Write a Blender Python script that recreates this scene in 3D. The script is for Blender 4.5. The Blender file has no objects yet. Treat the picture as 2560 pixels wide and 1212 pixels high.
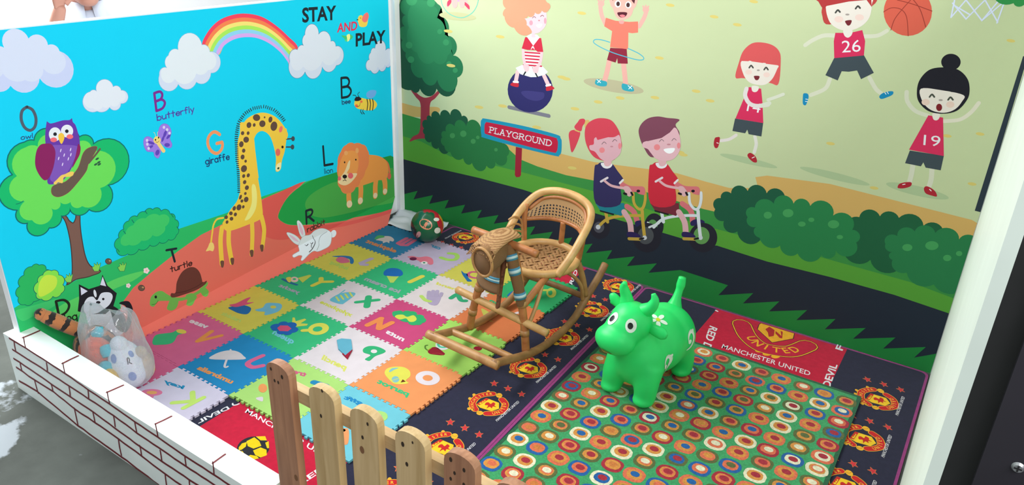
import bpy, bmesh, math, random
from mathutils import Vector, Matrix, noise
from mathutils.bvhtree import BVHTree
random.seed(7)
PI=math.pi
sc=bpy.context.scene
COLL=sc.collection
# ------------------------------------------------------------------ camera, light, exposure
cam=bpy.data.objects.new('camera',bpy.data.cameras.new('camera'))
COLL.objects.link(cam)
cam.data.sensor_width=36; cam.data.lens=26.74656; cam.data.clip_start=.02
cam.matrix_world=Matrix([[0.8295515, -0.2566765, 0.495945, 2.666196], [0.5574273, 0.3274077, -0.762941, -2.842217], [0.0334528, 0.9093522, 0.41468, 1.670835], [0, 0, 0, 1]])
sc.camera=cam
sc.view_settings.view_transform='Standard'; sc.view_settings.look='None'
sc.view_settings.exposure=0.08; sc.view_settings.gamma=1.0; sc.view_settings.use_curve_mapping=False
world=bpy.data.worlds.new('daylight'); sc.world=world; world.use_nodes=True
bg=world.node_tree.nodes['Background']; bg.inputs[0].default_value=(.93,.97,1.0,1); bg.inputs[1].default_value=.5
def area(name,loc,aim,sx,sy,power,col=(1,1,1)):
    l=bpy.data.lights.new(name,'AREA'); l.shape='RECTANGLE'; l.size=sx; l.size_y=sy; l.energy=power; l.color=col
    o=bpy.data.objects.new(name,l); COLL.objects.link(o); o.location=loc
    o.rotation_euler=(Vector(aim)-Vector(loc)).to_track_quat('-Z','Y').to_euler()
    return o
area('window_daylight',(-1.7,-1.6,3.3),(1.3,-.9,0),2.6,2.2,165,(1,.99,.97))
area('mural_fill_light',(4.5,-2.5,3.3),(.1,-.6,.5),3.0,2.0,175,(.97,.99,1))  # fill lamp added high at front right to brighten the murals
area('left_window_daylight',(-2.6,-1.3,2.1),(2.7,-1.6,1.1),2.2,1.3,130,(1,1,.98))
area('backdrop_fill_light',(-1.0,-.6,2.9),(-2.3,-.6,.8),2.5,1.2,110)  # extra lamp added only to burn out the white backdrop wall
FZ=-.013
# ------------------------------------------------------------------ helpers
def lin(c,g=1.0):
    v=[((x/255)/12.92 if x/255<=.04045 else ((x/255+.055)/1.055)**2.4) for x in c]
    k=min(g,.93/max(max(v),1e-4)) if g>1 else g
    return (v[0]*k,v[1]*k,v[2]*k,1.0)
def tag(o,label=None,cat=None,group=None,kind=None):
    if label: o['label']=label
    if cat: o['category']=cat
    if group: o['group']=group
    if kind: o['kind']=kind
    return o
def empty(name,loc=(0,0,0),rz=0):
    o=bpy.data.objects.new(name,None); COLL.objects.link(o); o.location=loc; o.rotation_euler=(0,0,rz)
    o.empty_display_size=.05
    return o
def link(name,me,mats,parent=None,smooth=False):
    o=bpy.data.objects.new(name,me); COLL.objects.link(o)
    for m in (mats if isinstance(mats,(list,tuple)) else [mats]): me.materials.append(m)
    if parent: o.parent=parent
    if smooth:
        for p in me.polygons: p.use_smooth=True
    return o
def frombm(name,bm,mats,parent=None,smooth=False):
    bmesh.ops.recalc_face_normals(bm,faces=bm.faces[:])
    me=bpy.data.meshes.new(name); bm.to_mesh(me); bm.free()
    return link(name,me,mats,parent,smooth)
def mat(name,col=None,rough=.6,spec=.3,attr=None,bump=0,bscale=200,wrinkle=0,wscale=4,var=0,vscale=8,sheen=0,stretch=None,coat=0,trans=0,sub=0):
    m=bpy.data.materials.new(name); m.use_nodes=True; nt=m.node_tree; N=nt.nodes; L=nt.links
    b=N['Principled BSDF']; b.inputs['Roughness'].default_value=rough; b.inputs['Specular IOR Level'].default_value=spec
    if sheen: b.inputs['Sheen Weight'].default_value=sheen
    if coat: b.inputs['Coat Weight'].default_value=coat; b.inputs['Coat Roughness'].default_value=.15
    if sub: b.inputs['Subsurface Weight'].default_value=sub; b.inputs['Subsurface Radius'].default_value=(.02,.02,.02); b.inputs['Subsurface Scale'].default_value=.3
    tc=N.new('ShaderNodeTexCoord'); vec=tc.outputs['Object']
    if stretch:
        mp=N.new('ShaderNodeMapping'); mp.inputs['Scale'].default_value=stretch; L.new(vec,mp.inputs[0]); vec=mp.outputs[0]
    src=None
    if attr:
        a=N.new('ShaderNodeAttribute'); a.attribute_name=attr; src=a.outputs['Color']
    else: b.inputs['Base Color'].default_value=lin(col)
    if var:
        n=N.new('ShaderNodeTexNoise'); n.inputs['Scale'].default_value=vscale; n.inputs['Detail'].default_value=6; L.new(vec,n.inputs['Vector'])
        mr=N.new('ShaderNodeMapRange'); mr.inputs[1].default_value=.3; mr.inputs[2].default_value=.7; mr.inputs[3].default_value=1-var; mr.inputs[4].default_value=1+var*.5
        L.new(n.outputs['Fac'],mr.inputs[0])
        mx=N.new('ShaderNodeMix'); mx.data_type='RGBA'; mx.blend_type='MULTIPLY'; mx.inputs[0].default_value=1
        if src: L.new(src,mx.inputs[6])
        else: mx.inputs[6].default_value=lin(col)
        L.new(mr.outputs[0],mx.inputs[7]); src=mx.outputs[2]
    if src: L.new(src,b.inputs['Base Color'])
    prev=None
    for amt,s,dist in ((wrinkle,wscale,.02),(bump,bscale,.002)):
        if amt:
            n=N.new('ShaderNodeTexNoise'); n.inputs['Scale'].default_value=s; n.inputs['Detail'].default_value=3; L.new(vec,n.inputs['Vector'])
            bp=N.new('ShaderNodeBump'); bp.inputs['Strength'].default_value=amt; bp.inputs['Distance'].default_value=dist
            L.new(n.outputs['Fac'],bp.inputs['Height'])
            if prev: L.new(prev,bp.inputs['Normal'])
            prev=bp.outputs[0]
    if prev: L.new(prev,b.inputs['Normal'])
    return m
def catmull(P,closed,k=6):
    n=len(P); out=[]
    for i in range(n if closed else n-1):
        if closed: a,b,c,d=P[(i-1)%n],P[i],P[(i+1)%n],P[(i+2)%n]
        else: a,b,c,d=P[max(i-1,0)],P[i],P[i+1],P[min(i+2,n-1)]
        for s in range(k):
            t=s/k; t2=t*t; t3=t2*t
            out.append(tuple(.5*((2*b[j])+(-a[j]+c[j])*t+(2*a[j]-5*b[j]+4*c[j]-d[j])*t2+(-a[j]+3*b[j]-3*c[j]+d[j])*t3) for j in range(len(b))))
    if not closed: out.append(tuple(P[-1]))
    return out
# ------------------------------------------------------------------ flat printed art (sizes in metres on the cloth / carpet)
COLS=[(38,166,92),(82,188,92),(58,178,100),(203,98,86),(200,80,76),(28,140,66),(66,150,68),(180,188,220),(206,214,238),(200,208,228),(120,150,190),(226,232,246),(215,60,85),(235,125,80),(245,225,125),(150,205,85),(140,205,240),(190,150,215),(203,212,236),(110,165,200),(228,236,248),(186,194,216),(80,120,160),(208,214,232),(184,194,220),(204,210,230),(24,34,44),(200,45,80),(225,190,80),(225,110,110),(60,175,110),(215,215,140),(70,190,130),(30,70,110),(25,70,100),(70,45,40),(218,135,90),(25,60,110),(70,80,95),(35,75,120),(110,40,130),(70,60,150),(60,30,30),(25,35,25),(110,80,72),(60,45,45),(16,165,98),(12,95,95),(95,196,82),(12,110,90),(92,76,68),(150,60,60),(40,80,60),(90,50,150),(112,75,165),(122,28,85),(232,236,246),(30,30,40),(222,100,110),(235,190,70),(205,190,225),(215,180,90),(22,165,100),(10,80,85),(55,178,95),(35,160,85),(120,200,70),(178,206,66),(120,190,80),(30,90,60),(95,75,62),(50,40,40),(170,130,90),(225,200,205),(235,170,160),(28,26,34),(215,218,228),(205,205,225),(222,226,240),(225,228,240),(96,160,72),(92,48,42),(70,35,32),(25,25,25),(40,70,40),(140,110,205),(105,80,185),(85,60,165),(215,205,240),(222,190,120),(228,200,120),(90,50,40),(110,170,235),(222,190,70),(35,30,30),(35,25,35),(225,105,70),(226,186,66),(222,190,110),(232,222,130),(232,222,170),(40,62,72),(86,64,56),(100,66,56),(60,66,76),(205,95,90),(30,25,20),(214,100,100),(205,110,70),(200,95,75),(226,146,72),(232,205,170),(212,120,74),(228,148,78),(228,160,100),(232,205,160),(25,22,22),(212,92,100),(40,30,30),(205,212,222),(150,160,170),(205,170,195),(90,90,95),(140,145,150),(60,55,60),(204,166,98),(56,138,66),(84,156,56),(34,44,58),(34,132,62),(158,52,66),(26,78,56),(34,112,72),(40,122,78),(52,138,88),(26,82,58),(36,112,62),(62,138,80),(150,32,52),(24,140,176),(184,28,62),(212,212,220),(206,190,110),(186,186,142),(178,174,142),(166,186,146),(118,118,132),(96,188,170),(226,170,165),(200,60,90),(214,150,200),(42,40,98),(58,54,116),(228,190,196),(190,38,56),(225,225,230),(220,226,228),(232,222,222),(198,44,72),(198,40,66),(230,232,235),(232,192,200),(212,150,118),(222,150,165),(120,70,80),(245,245,245),(190,130,140),(222,166,156),(46,158,176),(230,240,240),(134,34,56),(230,118,100),(216,152,148),(226,172,160),(86,40,50),(240,240,240),(70,40,40),(80,26,40),(220,120,130),(70,172,196),(216,208,206),(214,212,205),(166,36,50),(235,235,235),(60,72,80),(204,44,88),(222,216,208),(216,208,208),(206,212,195),(208,212,196),(206,84,86),(222,214,206),(70,70,66),(160,150,145),(226,200,192),(110,34,44),(206,208,188),(18,130,178),(230,230,235),(180,64,62),(170,54,56),(206,92,74),(150,58,48),(206,214,240),(46,138,72),(42,54,66),(214,210,192),(222,222,228),(26,26,36),(70,74,66),(120,28,36),(222,196,184),(34,36,48),(90,146,84),(210,214,220),(206,110,118),(40,36,84),(36,36,48),(78,80,92),(74,78,84),(190,160,66),(200,206,216),(96,150,84),(208,216,224),(28,28,36),(30,124,140),(214,168,176),(44,34,86),(186,156,70),(24,24,30),(24,22,30),(48,44,90),(222,220,226),(216,206,214),(112,40,56),(196,40,60),(204,66,84),(206,176,104),(212,166,178),(120,66,86),(216,172,182),(110,90,96),(222,130,136),(186,130,140),(236,238,242),(26,86,62),(28,92,60),(38,124,72),(38,120,72),(66,152,88),(192,26,58),(225,222,228),(40,40,48),(232,196,20),(60,30,40),(236,170,40),(176,36,40),(226,110,140),(226,205,205),(90,180,110),(230,140,90),(200,176,206),(50,120,180),(190,210,100),(228,210,80),(200,210,90),(40,110,160),(232,200,190),(58,190,128),(220,210,90),(176,170,190),(120,190,220),(224,206,88),(36,110,176),(222,90,130),(198,216,110),(242,152,80),(62,190,130),(232,210,90),(236,220,228),(242,156,90),(172,214,100),(230,120,140),(110,30,70),(235,225,225),(70,140,110),(70,150,190),(228,214,84),(196,218,100),(30,110,190),(172,172,184),(52,180,120),(112,190,212),(214,216,100),(222,222,90),(228,220,90),(222,216,90),(30,100,180),(222,80,120),(120,200,220),(226,104,150),(228,214,220),(246,158,90),(206,238,120),(238,130,170),(246,180,110),(40,150,200),(206,90,130),(30,110,170),(52,170,120),(182,166,196),(192,222,110),(222,216,96),(242,144,80),(50,176,110),(216,222,84),(240,230,236),(236,224,228),(168,24,58),(104,180,206),(224,224,110),(38,140,190),(244,160,96),(226,214,220),(222,96,140),(206,210,90),(54,180,112),(34,110,190),(170,110,190),(232,216,220),(226,128,78),(200,196,90),(60,176,112),(222,130,150),(228,228,228),(80,200,160),(150,24,46),(190,60,60),(90,130,50),(180,170,50),(236,224,232),(244,156,98),(232,226,92),(140,196,200),(110,44,20),(58,196,130),(178,226,130),(246,160,104),(206,236,120),(34,140,200),(232,170,50),(200,36,40),(236,176,48),(160,100,30),(240,196,42),(150,90,20),(196,40,36),(244,190,60),(206,52,62),(214,150,70),(112,40,46)]
UN=1/10000
_glyph={}
def glyphs(txt,bold):
    k=(txt,bold)
    if k in _glyph: return _glyph[k]
    cu=bpy.data.curves.new('t','FONT'); cu.body=txt; cu.offset=bold*.008; cu.resolution_u=3
    o=bpy.data.objects.new('t',cu); me=bpy.data.meshes.new_from_object(o)
    r=([(v.co.x,v.co.y) for v in me.vertices],[tuple(p.vertices) for p in me.polygons])
    bpy.data.objects.remove(o); bpy.data.curves.remove(cu); bpy.data.meshes.remove(me)
    _glyph[k]=r; return r
HAND={ # pen strokes of the hand lettered words: width, strokes (x-height .62, ascender 1, descender -.35)
'O':(.7,[[(.35,1),(.1,.85),(0,.5),(.1,.15),(.35,0),(.6,.15),(.7,.5),(.6,.85),(.35,1)]]),
'B':(.6,[[(0,0),(0,1)],[(0,1),(.35,.98),(.48,.78),(.35,.56),(0,.53)],[(0,.53),(.4,.52),(.58,.28),(.4,.03),(0,0)]]),
'L':(.5,[[(0,1),(0,0)],[(0,0),(.5,0)]]),
'R':(.6,[[(0,0),(0,1)],[(0,1),(.4,.97),(.52,.75),(.35,.52),(0,.48)],[(.2,.48),(.6,0)]]),
'G':(.75,[[(.68,.82),(.5,.98),(.3,.98),(.08,.8),(0,.5),(.1,.18),(.35,0),(.6,.1),(.72,.3),(.72,.45)],[(.45,.45),(.72,.45)]]),
'T':(.7,[[(0,1),(.7,1)],[(.35,1),(.35,0)]]),
'D':(.65,[[(0,0),(0,1)],[(0,1),(.4,.92),(.62,.6),(.58,.3),(.35,.06),(0,0)]]),
'o':(.5,[[(.25,.62),(.05,.5),(0,.3),(.08,.08),(.25,0),(.43,.1),(.5,.32),(.43,.53),(.25,.62)]]),
'w':(.7,[[(0,.6),(.15,0)],[(.15,0),(.35,.5)],[(.35,.5),(.53,0)],[(.53,0),(.7,.6)]]),
'l':(.06,[[(.03,1),(.03,0)]]),'i':(.06,[[(.03,.6),(.03,0)],[(.03,.85),(.03,.88)]]),
'b':(.48,[[(0,1),(0,0)],[(0,.4),(.2,.62),(.42,.52),(.48,.3),(.4,.06),(.2,0),(0,.15)]]),
'd':(.48,[[(.48,1),(.48,0)],[(.48,.42),(.28,.62),(.06,.5),(0,.3),(.08,.06),(.28,0),(.48,.18)]]),
'a':(.48,[[(.48,.6),(.48,0)],[(.48,.42),(.28,.62),(.06,.5),(0,.3),(.08,.06),(.28,0),(.48,.18)]]),
'g':(.48,[[(.48,.6),(.48,-.15),(.3,-.35),(.06,-.28)],[(.48,.42),(.28,.62),(.06,.5),(0,.3),(.08,.06),(.28,0),(.48,.18)]]),
'u':(.45,[[(0,.6),(0,.2),(.15,0),(.35,.08),(.45,.25)],[(.45,.6),(.45,0)]]),
't':(.4,[[(.2,.95),(.2,0)],[(0,.62),(.4,.62)]]),
'e':(.46,[[(0,.33),(.46,.33),(.4,.55),(.24,.62),(.06,.5),(0,.28),(.1,.06),(.28,0),(.44,.12)]]),
'r':(.35,[[(0,.6),(0,0)],[(0,.38),(.15,.58),(.35,.58)]]),
'f':(.4,[[(.4,.92),(.25,1),(.15,.85),(.15,0)],[(0,.6),(.35,.6)]]),
'n':(.45,[[(0,.6),(0,0)],[(0,.38),(.2,.62),(.4,.5),(.45,0)]]),
'y':(.45,[[(0,.6),(.22,.05)],[(.45,.6),(.12,-.35)]]),
}
SLAB={ # slab serif capitals for the printed sign: strokes and serif bars
'P':(.6,[[(.1,0),(.1,1)],[(.1,1),(.4,.98),(.55,.75),(.4,.5),(.1,.48)]],[(.1,0,.17),(.04,1,.1)]),
'L':(.55,[[(.1,0),(.1,1)],[(.1,0),(.5,0)],[(.5,0),(.5,.22)]],[(.1,1,.17),(.05,0,.1)]),
'A':(.75,[[(.1,0),(.36,1)],[(.36,1),(.62,0)],[(.2,.35),(.53,.35)]],[(.1,0,.15),(.62,0,.15),(.33,1,.1)]),
'Y':(.7,[[(.08,1),(.35,.45)],[(.62,1),(.35,.45)],[(.35,.45),(.35,0)]],[(.08,1,.14),(.62,1,.14),(.35,0,.16)]),
'G':(.75,[[(.62,.72),(.6,.9),(.38,1),(.12,.85),(.05,.5),(.14,.14),(.4,0),(.62,.1),(.64,.42)]],[(.6,.42,.15)]),
'R':(.7,[[(.1,0),(.1,1)],[(.1,1),(.42,.98),(.55,.76),(.42,.54),(.1,.52)],[(.35,.52),(.6,0)]],[(.1,0,.15),(.62,0,.1),(.05,1,.1)]),
'O':(.75,[[(.37,1),(.12,.85),(.05,.5),(.12,.15),(.37,0),(.62,.15),(.69,.5),(.62,.85),(.37,1)]],[]),
'U':(.72,[[(.1,1),(.1,.3),(.2,.06),(.36,0),(.52,.06),(.62,.3),(.62,1)]],[(.1,1,.15),(.62,1,.15)]),
'N':(.75,[[(.1,0),(.1,1)],[(.1,1),(.62,0)],[(.62,0),(.62,1)]],[(.1,0,.14),(.05,1,.1),(.62,1,.14)]),
'D':(.72,[[(.1,0),(.1,1)],[(.1,1),(.4,.97),(.6,.75),(.65,.5),(.6,.25),(.4,.03),(.1,0)]],[(.05,0,.1),(.05,1,.1)]),
}
class Strip:
    """a pen line: vertex list and faces, mitred so that it never overlaps itself"""
    def __init__(S,P,w,closed=False):
        h=w/2; Q=[]
        for p in P:
            v=Vector(p[:2])
            if not Q or (v-Q[-1]).length>1e-6: Q.append(v)
        if closed and len(Q)>1 and (Q[0]-Q[-1]).length<1e-6: Q.pop()
        n=len(Q); S.v=[]; S.f=[]
        if n<2:
            S.v=[(Q[0].x+h*math.cos(k*PI/5),Q[0].y+h*math.sin(k*PI/5)) for k in range(10)]; S.f=[tuple(range(10))]; return
        for i in range(n):
            a=Q[i-1] if (closed or i>0) else None; c=Q[(i+1)%n] if (closed or i<n-1) else None; b=Q[i]
            d1=(b-a).normalized() if a is not None else (c-b).normalized(); d2=(c-b).normalized() if c is not None else d1
            n1=Vector((-d1.y,d1.x)); n2=Vector((-d2.y,d2.x)); k=1+n1.dot(n2)
            m=(n1+n2)/k if k>.35 else n2
            S.v+=[tuple(b+m*h),tuple(b-m*h)]
        for i in range(n if closed else n-1):
            j=(i+1)%n; S.f.append((2*i,2*i+1,2*j+1,2*j))
        if not closed:
            for i,d in ((0,(Q[0]-Q[1]).normalized()),(n-1,(Q[-1]-Q[-2]).normalized())):
                a0=math.atan2(d.y,d.x); b=len(S.v); c=Q[i]
                L,Rr=(2*i+1,2*i) if i else (2*i,2*i+1)
                for k in range(1,5): 
                    an=a0-PI/2+k*PI/5; S.v.append((c.x+h*math.cos(an),c.y+h*math.sin(an)))
                S.f.append((L,)+tuple(range(b,b+4))+(Rr,))
def stroke_polys(P,w,closed=False): return [Strip(P,w,closed)]
class Faces:
    def __init__(S,v,f): S.v=v; S.f=f
def shapes(L):
    """yield (colour, [polygon,...]) in painting order"""
    for s in L:
        kd=s[0]; c=COLS[s[1]]
        f=[v*UN for v in s[2]]; P=[(f[i],f[i+1]) for i in range(0,len(f),2)]
        if kd in 'pqce':
            if kd=='q': P=catmull(P,True,5)
            elif kd=='e':
                o,a,b=P; ax=(a[0]-o[0],a[1]-o[1]); bx=(b[0]-o[0],b[1]-o[1])
                P=[(o[0]+ax[0]*math.cos(t)+bx[0]*math.sin(t),o[1]+ax[1]*math.cos(t)+bx[1]*math.sin(t)) for t in [k*2*PI/28 for k in range(28)]]
            elif kd=='c':
                n=len(P); Q=[]; A=sum(P[i][0]*P[(i+1)%n][1]-P[(i+1)%n][0]*P[i][1] for i in range(n)); sg=1 if A>0 else -1
                for i in range(n):
                    a=Vector(P[i]); b=Vector(P[(i+1)%n]); d=b-a; Q.append(tuple(a)); bl=s[4][i]/100
                    if bl<=0 or d.length<1e-6: continue
                    nr=Vector((d.y,-d.x)).normalized()*sg; sag=bl*d.length; r=(d.length**2/4+sag*sag)/(2*sag)
                    ctr=(a+b)/2+nr*(sag-r); a0=math.atan2(a.y-ctr.y,a.x-ctr.x); a1=math.atan2(b.y-ctr.y,b.x-ctr.x); da=a1-a0
                    while da*sg<0: da+=2*PI*sg
                    m=max(4,int(abs(da)*4))
                    for k in range(1,m): Q.append((ctr.x+r*math.cos(a0+da*k/m),ctr.y+r*math.sin(a0+da*k/m)))
                P=Q
            if s[3]: yield COLS[s[3][0]],stroke_polys(P,s[3][1]*UN*2,True)
            yield c,[P]
        elif kd in 'sS':
            yield c,stroke_polys(catmull(P,False,6) if kd=='S' and len(P)>2 else P,s[3]*UN)
        elif kd in 'th':
            p0,p1,pt=[Vector(p) for p in P]; ex=p1-p0; ey=pt-p0
            if kd=='t' and s[4]!=2:
                vs,fs=glyphs(s[3],s[5]); x0=min(v[0] for v in vs); x1=max(v[0] for v in vs); yt=max(v[1] for v in vs)
                Q=[tuple(p0+ex*((v[0]-x0)/(x1-x0))+ey*(v[1]/yt)) for v in vs]
                yield c,[Faces(Q,fs)]
            else:
                T=HAND if kd=='h' else SLAB; gap=.16 if kd=='h' else .06
                W=sum(T[ch][0] for ch in s[3])+gap*(len(s[3])-1); x=0; out=[]
                wd=s[4]*UN if kd=='h' else ey.length*.17
                M=lambda q:tuple(p0+ex*(q[0]/W)+ey*q[1])
                for ch in s[3]:
                    for S in T[ch][1]:
                        S=[(u+x,v) for u,v in S]
                        out+=stroke_polys([M(q) for q in (catmull(S,False,5) if len(S)>2 else S)],wd)
                    if kd=='t':
                        for bx,by,bw in T[ch][2]: out+=stroke_polys([M((x+bx-bw,by)),M((x+bx+bw,by))],wd*.6)
                    x+=T[ch][0]+gap
                yield c,out
        elif kd=='a':
            Q=catmull(P,False,10); D=[0]
            for i in range(len(Q)-1): D.append(D[-1]+(Vector(Q[i+1])-Vector(Q[i])).length)
            h=s[4]*UN; n=len(s[3]); out=[]
            for k,ch in enumerate(s[3]):
                t=D[-1]*(k+.5)/n; i=max(j for j in range(len(D)) if D[j]<=t); i=min(i,len(Q)-2)
                a=Vector(Q[i]); b=Vector(Q[i+1]); d=(b-a).normalized(); nn=Vector((-d.y,d.x)); p=a+d*(t-D[i])
                vs,fs=glyphs(ch,2); x0=min(v[0] for v in vs); x1=max(v[0] for v in vs); yt=max(v[1] for v in vs)
                wid=min(D[-1]/n*.8,h*.9*(x1-x0)/yt)
                G=[tuple(p+d*(((v[0]-x0)/(x1-x0)-.5)*wid)+nn*(v[1]/yt*h)) for v in vs]
                out.append(Faces(G,fs))
            yield c,out
def area2(P): return sum(P[i][0]*P[(i+1)%len(P)][1]-P[(i+1)%len(P)][0]*P[i][1] for i in range(len(P)))
def art_mesh(name,base,groups,frame,mats,parent=None,step=3e-5,thick=0,h0=0,extra=None,clamp=None,ink=1.0,fold=None):
    """one printed sheet: base = [(colour, polygon)] then groups of shapes painted on it, each colour a hair above the last"""
    o,eu,ev,en=[Vector(v) for v in frame]; V=[];F=[];C=[]
    flip=eu.cross(ev).dot(en)<0
    if groups and not isinstance(groups[0][0],(list,tuple)): groups=[groups]
    def put(h,col,P,faces,sk):
        if clamp: P=[(min(max(q[0],clamp[0]),clamp[1]),max(q[1],clamp[2])) for q in P]
        if fold:
            for fc in faces:
                Q=[P[i] for i in fc]
                if (area2(Q)<0)!=flip: Q=Q[::-1]
                def cut(Q,c0,c1,sg):      # keep the side of the line v = c0 + c1*u
                    out=[]
                    for a,b in zip(Q,Q[1:]+Q[:1]):
                        da=(a[1]-c0-c1*a[0])*sg; db=(b[1]-c0-c1*b[0])*sg
                        if da>=0: out.append(tuple(a))
                        if da*db<0:
                            k=da/(da-db); out.append((a[0]+(b[0]-a[0])*k,a[1]+(b[1]-a[1])*k))
                    return out if len(out)>2 and abs(area2(out))>1e-10 else None
                dn=cut(Q,fold[0],fold[1],-1)
                for R_,lo in ((cut(Q,fold[0],fold[1],1),False),(cut(dn,fold[0],-(fold[0]+.0085)/.19,1) if dn else None,True)):
                    if R_:
                        b=len(V); V.extend([fold[2](q[0],q[1],h,lo) for q in R_]); F.append(tuple(range(b,b+len(R_)))); C.append(col)
            return
        b=len(V); n=len(P)
        V.extend([o+eu*p[0]+ev*p[1]+en*h for p in P])
        for fc in faces:
            if (area2([P[i] for i in fc])<0)!=flip: fc=fc[::-1]
            F.append(tuple(i+b for i in fc)); C.append(col)
        if sk:
            V.extend([o+eu*p[0]+ev*p[1]+en*(h-sk) for p in P])
            cnt={}
            for fc in faces:
                if (area2([P[i] for i in fc])<0)!=flip: fc=fc[::-1]
                for k in range(len(fc)): cnt[(fc[k],fc[(k+1)%len(fc)])]=1
            for (x,y) in cnt:
                if (y,x) not in cnt: F.append((b+x,b+n+x,b+n+y,b+y)); C.append(col)
    h=h0
    for c,p in base: put(h,lin(c,ink),p,[tuple(range(len(p)))],thick); h+=step
    hb=h
    for gi,L in enumerate(groups):
        done=[]
        for c,ps in shapes(L):
            cl=lin(c,ink)
            pts=[q for p in ps for q in (p if isinstance(p,list) else p.v)]
            bb=(min(q[0] for q in pts),max(q[0] for q in pts),min(q[1] for q in pts),max(q[1] for q in pts))
            lv=1+max([d[4] for d in done if d[0]<bb[1] and bb[0]<d[1] and d[2]<bb[3] and bb[2]<d[3]] or [0])
            done.append(bb+(lv,)); h=hb+step*(lv+(4 if gi else 0))
            for p in ps:
                h+=2e-6
                if isinstance(p,list): put(h,cl,p,[tuple(range(len(p)))],0 if base else thick)
                else: put(h,cl,p.v,p.f,0 if base else thick)
    for c,ps,fn in (extra or []):
        cl=lin(c)
        for p in ps:
            v,f=(p,[tuple(range(len(p)))]) if isinstance(p,list) else (p.v,p.f)
            b=len(V); V.extend([Vector(fn(q)) for q in v]); F.extend([tuple(i+b for i in fc) for fc in f]); C.extend([cl]*len(f))
    me=bpy.data.meshes.new(name); me.from_pydata([tuple(v) for v in V],[],F)
    at=me.color_attributes.new('print','FLOAT_COLOR','CORNER')
    buf=[]
    for f,c in zip(F,C): buf.extend(c*len(f))
    at.data.foreach_set('color',buf)
    return link(name,me,mats,parent)
# ------------------------------------------------------------------ solid helpers
def box(bm,x0,x1,y0,y1,z0,z1,mi=0):
    vs=[bm.verts.new(p) for p in ((x0,y0,z0),(x1,y0,z0),(x1,y1,z0),(x0,y1,z0),(x0,y0,z1),(x1,y0,z1),(x1,y1,z1),(x0,y1,z1))]
    for f in ((0,3,2,1),(4,5,6,7),(0,1,5,4),(1,2,6,5),(2,3,7,6),(3,0,4,7)):
        bm.faces.new([vs[i] for i in f]).material_index=mi
def tube(bm,P,r,n=10,closed=False,cap=True,sub=0,jit=0,sq=None):
    """tube through points; r = number or list"""
    P=[Vector(p) for p in P]
    R=list(r) if isinstance(r,(list,tuple)) else [r]*len(P)
    if sub:
        Q=catmull([tuple(p)+(q,) for p,q in zip(P,R)],closed,sub); P=[Vector(q[:3]) for q in Q]; R=[q[3] for q in Q]
    m=len(P); rings=[]; up=None
    for i in range(m):
        a=P[(i-1)%m] if (closed or i>0) else P[i]; b=P[(i+1)%m] if (closed or i<m-1) else P[i]
        t=(b-a).normalized()
        if up is None:
            up=t.orthogonal().normalized()
            if sq: up=(Vector(sq[2])-t*t.dot(Vector(sq[2]))).normalized()
        up=(up-t*up.dot(t)).normalized(); s=t.cross(up)
        rr=R[i]*(1+random.uniform(-jit,jit))
        ka,kb=(sq[0],sq[1]) if sq else (1,1)
        rings.append([bm.verts.new(P[i]+(up*math.cos(k*2*PI/n)*ka+s*math.sin(k*2*PI/n)*kb)*rr) for k in range(n)])
    for i in range(m if closed else m-1):
        A=rings[i]; B=rings[(i+1)%m]
        for k in range(n): bm.faces.new((A[k],A[(k+1)%n],B[(k+1)%n],B[k]))
    if cap and not closed:
        bm.faces.new(rings[0][::-1]); bm.faces.new(rings[-1])
    return rings
def ellipsoid(bm,c,r,rot=None,seg=20,rings=12):
    M=Matrix.Translation(c)@(rot.to_4x4() if rot else Matrix())@Matrix.Diagonal((*r,1))
    return bmesh.ops.create_uvsphere(bm,u_segments=seg,v_segments=rings,radius=1,matrix=M)['verts']
def part_tube(name,P,r,m,parent,**k):
    bm=bmesh.new(); tube(bm,P,r,**k); return frombm(name,bm,m,parent,True)
def wood(name,c1,c2,stretch,scale=3.0,rough=.55):
    m=bpy.data.materials.new(name); m.use_nodes=True; nt=m.node_tree; N=nt.nodes; L=nt.links; b=N['Principled BSDF']; b.inputs['Roughness'].default_value=rough
    tc=N.new('ShaderNodeTexCoord'); mp=N.new('ShaderNodeMapping'); mp.inputs['Scale'].default_value=stretch; L.new(tc.outputs['Object'],mp.inputs[0])
    n=N.new('ShaderNodeTexNoise'); n.inputs['Scale'].default_value=scale; n.inputs['Detail'].default_value=8; n.inputs['Distortion'].default_value=.6; L.new(mp.outputs[0],n.inputs['Vector'])
    r=N.new('ShaderNodeValToRGB'); r.color_ramp.elements[0].position=.3; r.color_ramp.elements[0].color=lin(c1); r.color_ramp.elements[1].position=.7; r.color_ramp.elements[1].color=lin(c2)
    L.new(n.outputs['Fac'],r.inputs[0]); L.new(r.outputs[0],b.inputs['Base Color'])
    bp=N.new('ShaderNodeBump'); bp.inputs['Strength'].default_value=.25; bp.inputs['Distance'].default_value=.001; L.new(n.outputs['Fac'],bp.inputs['Height']); L.new(bp.outputs[0],b.inputs['Normal'])
    return m
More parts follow.
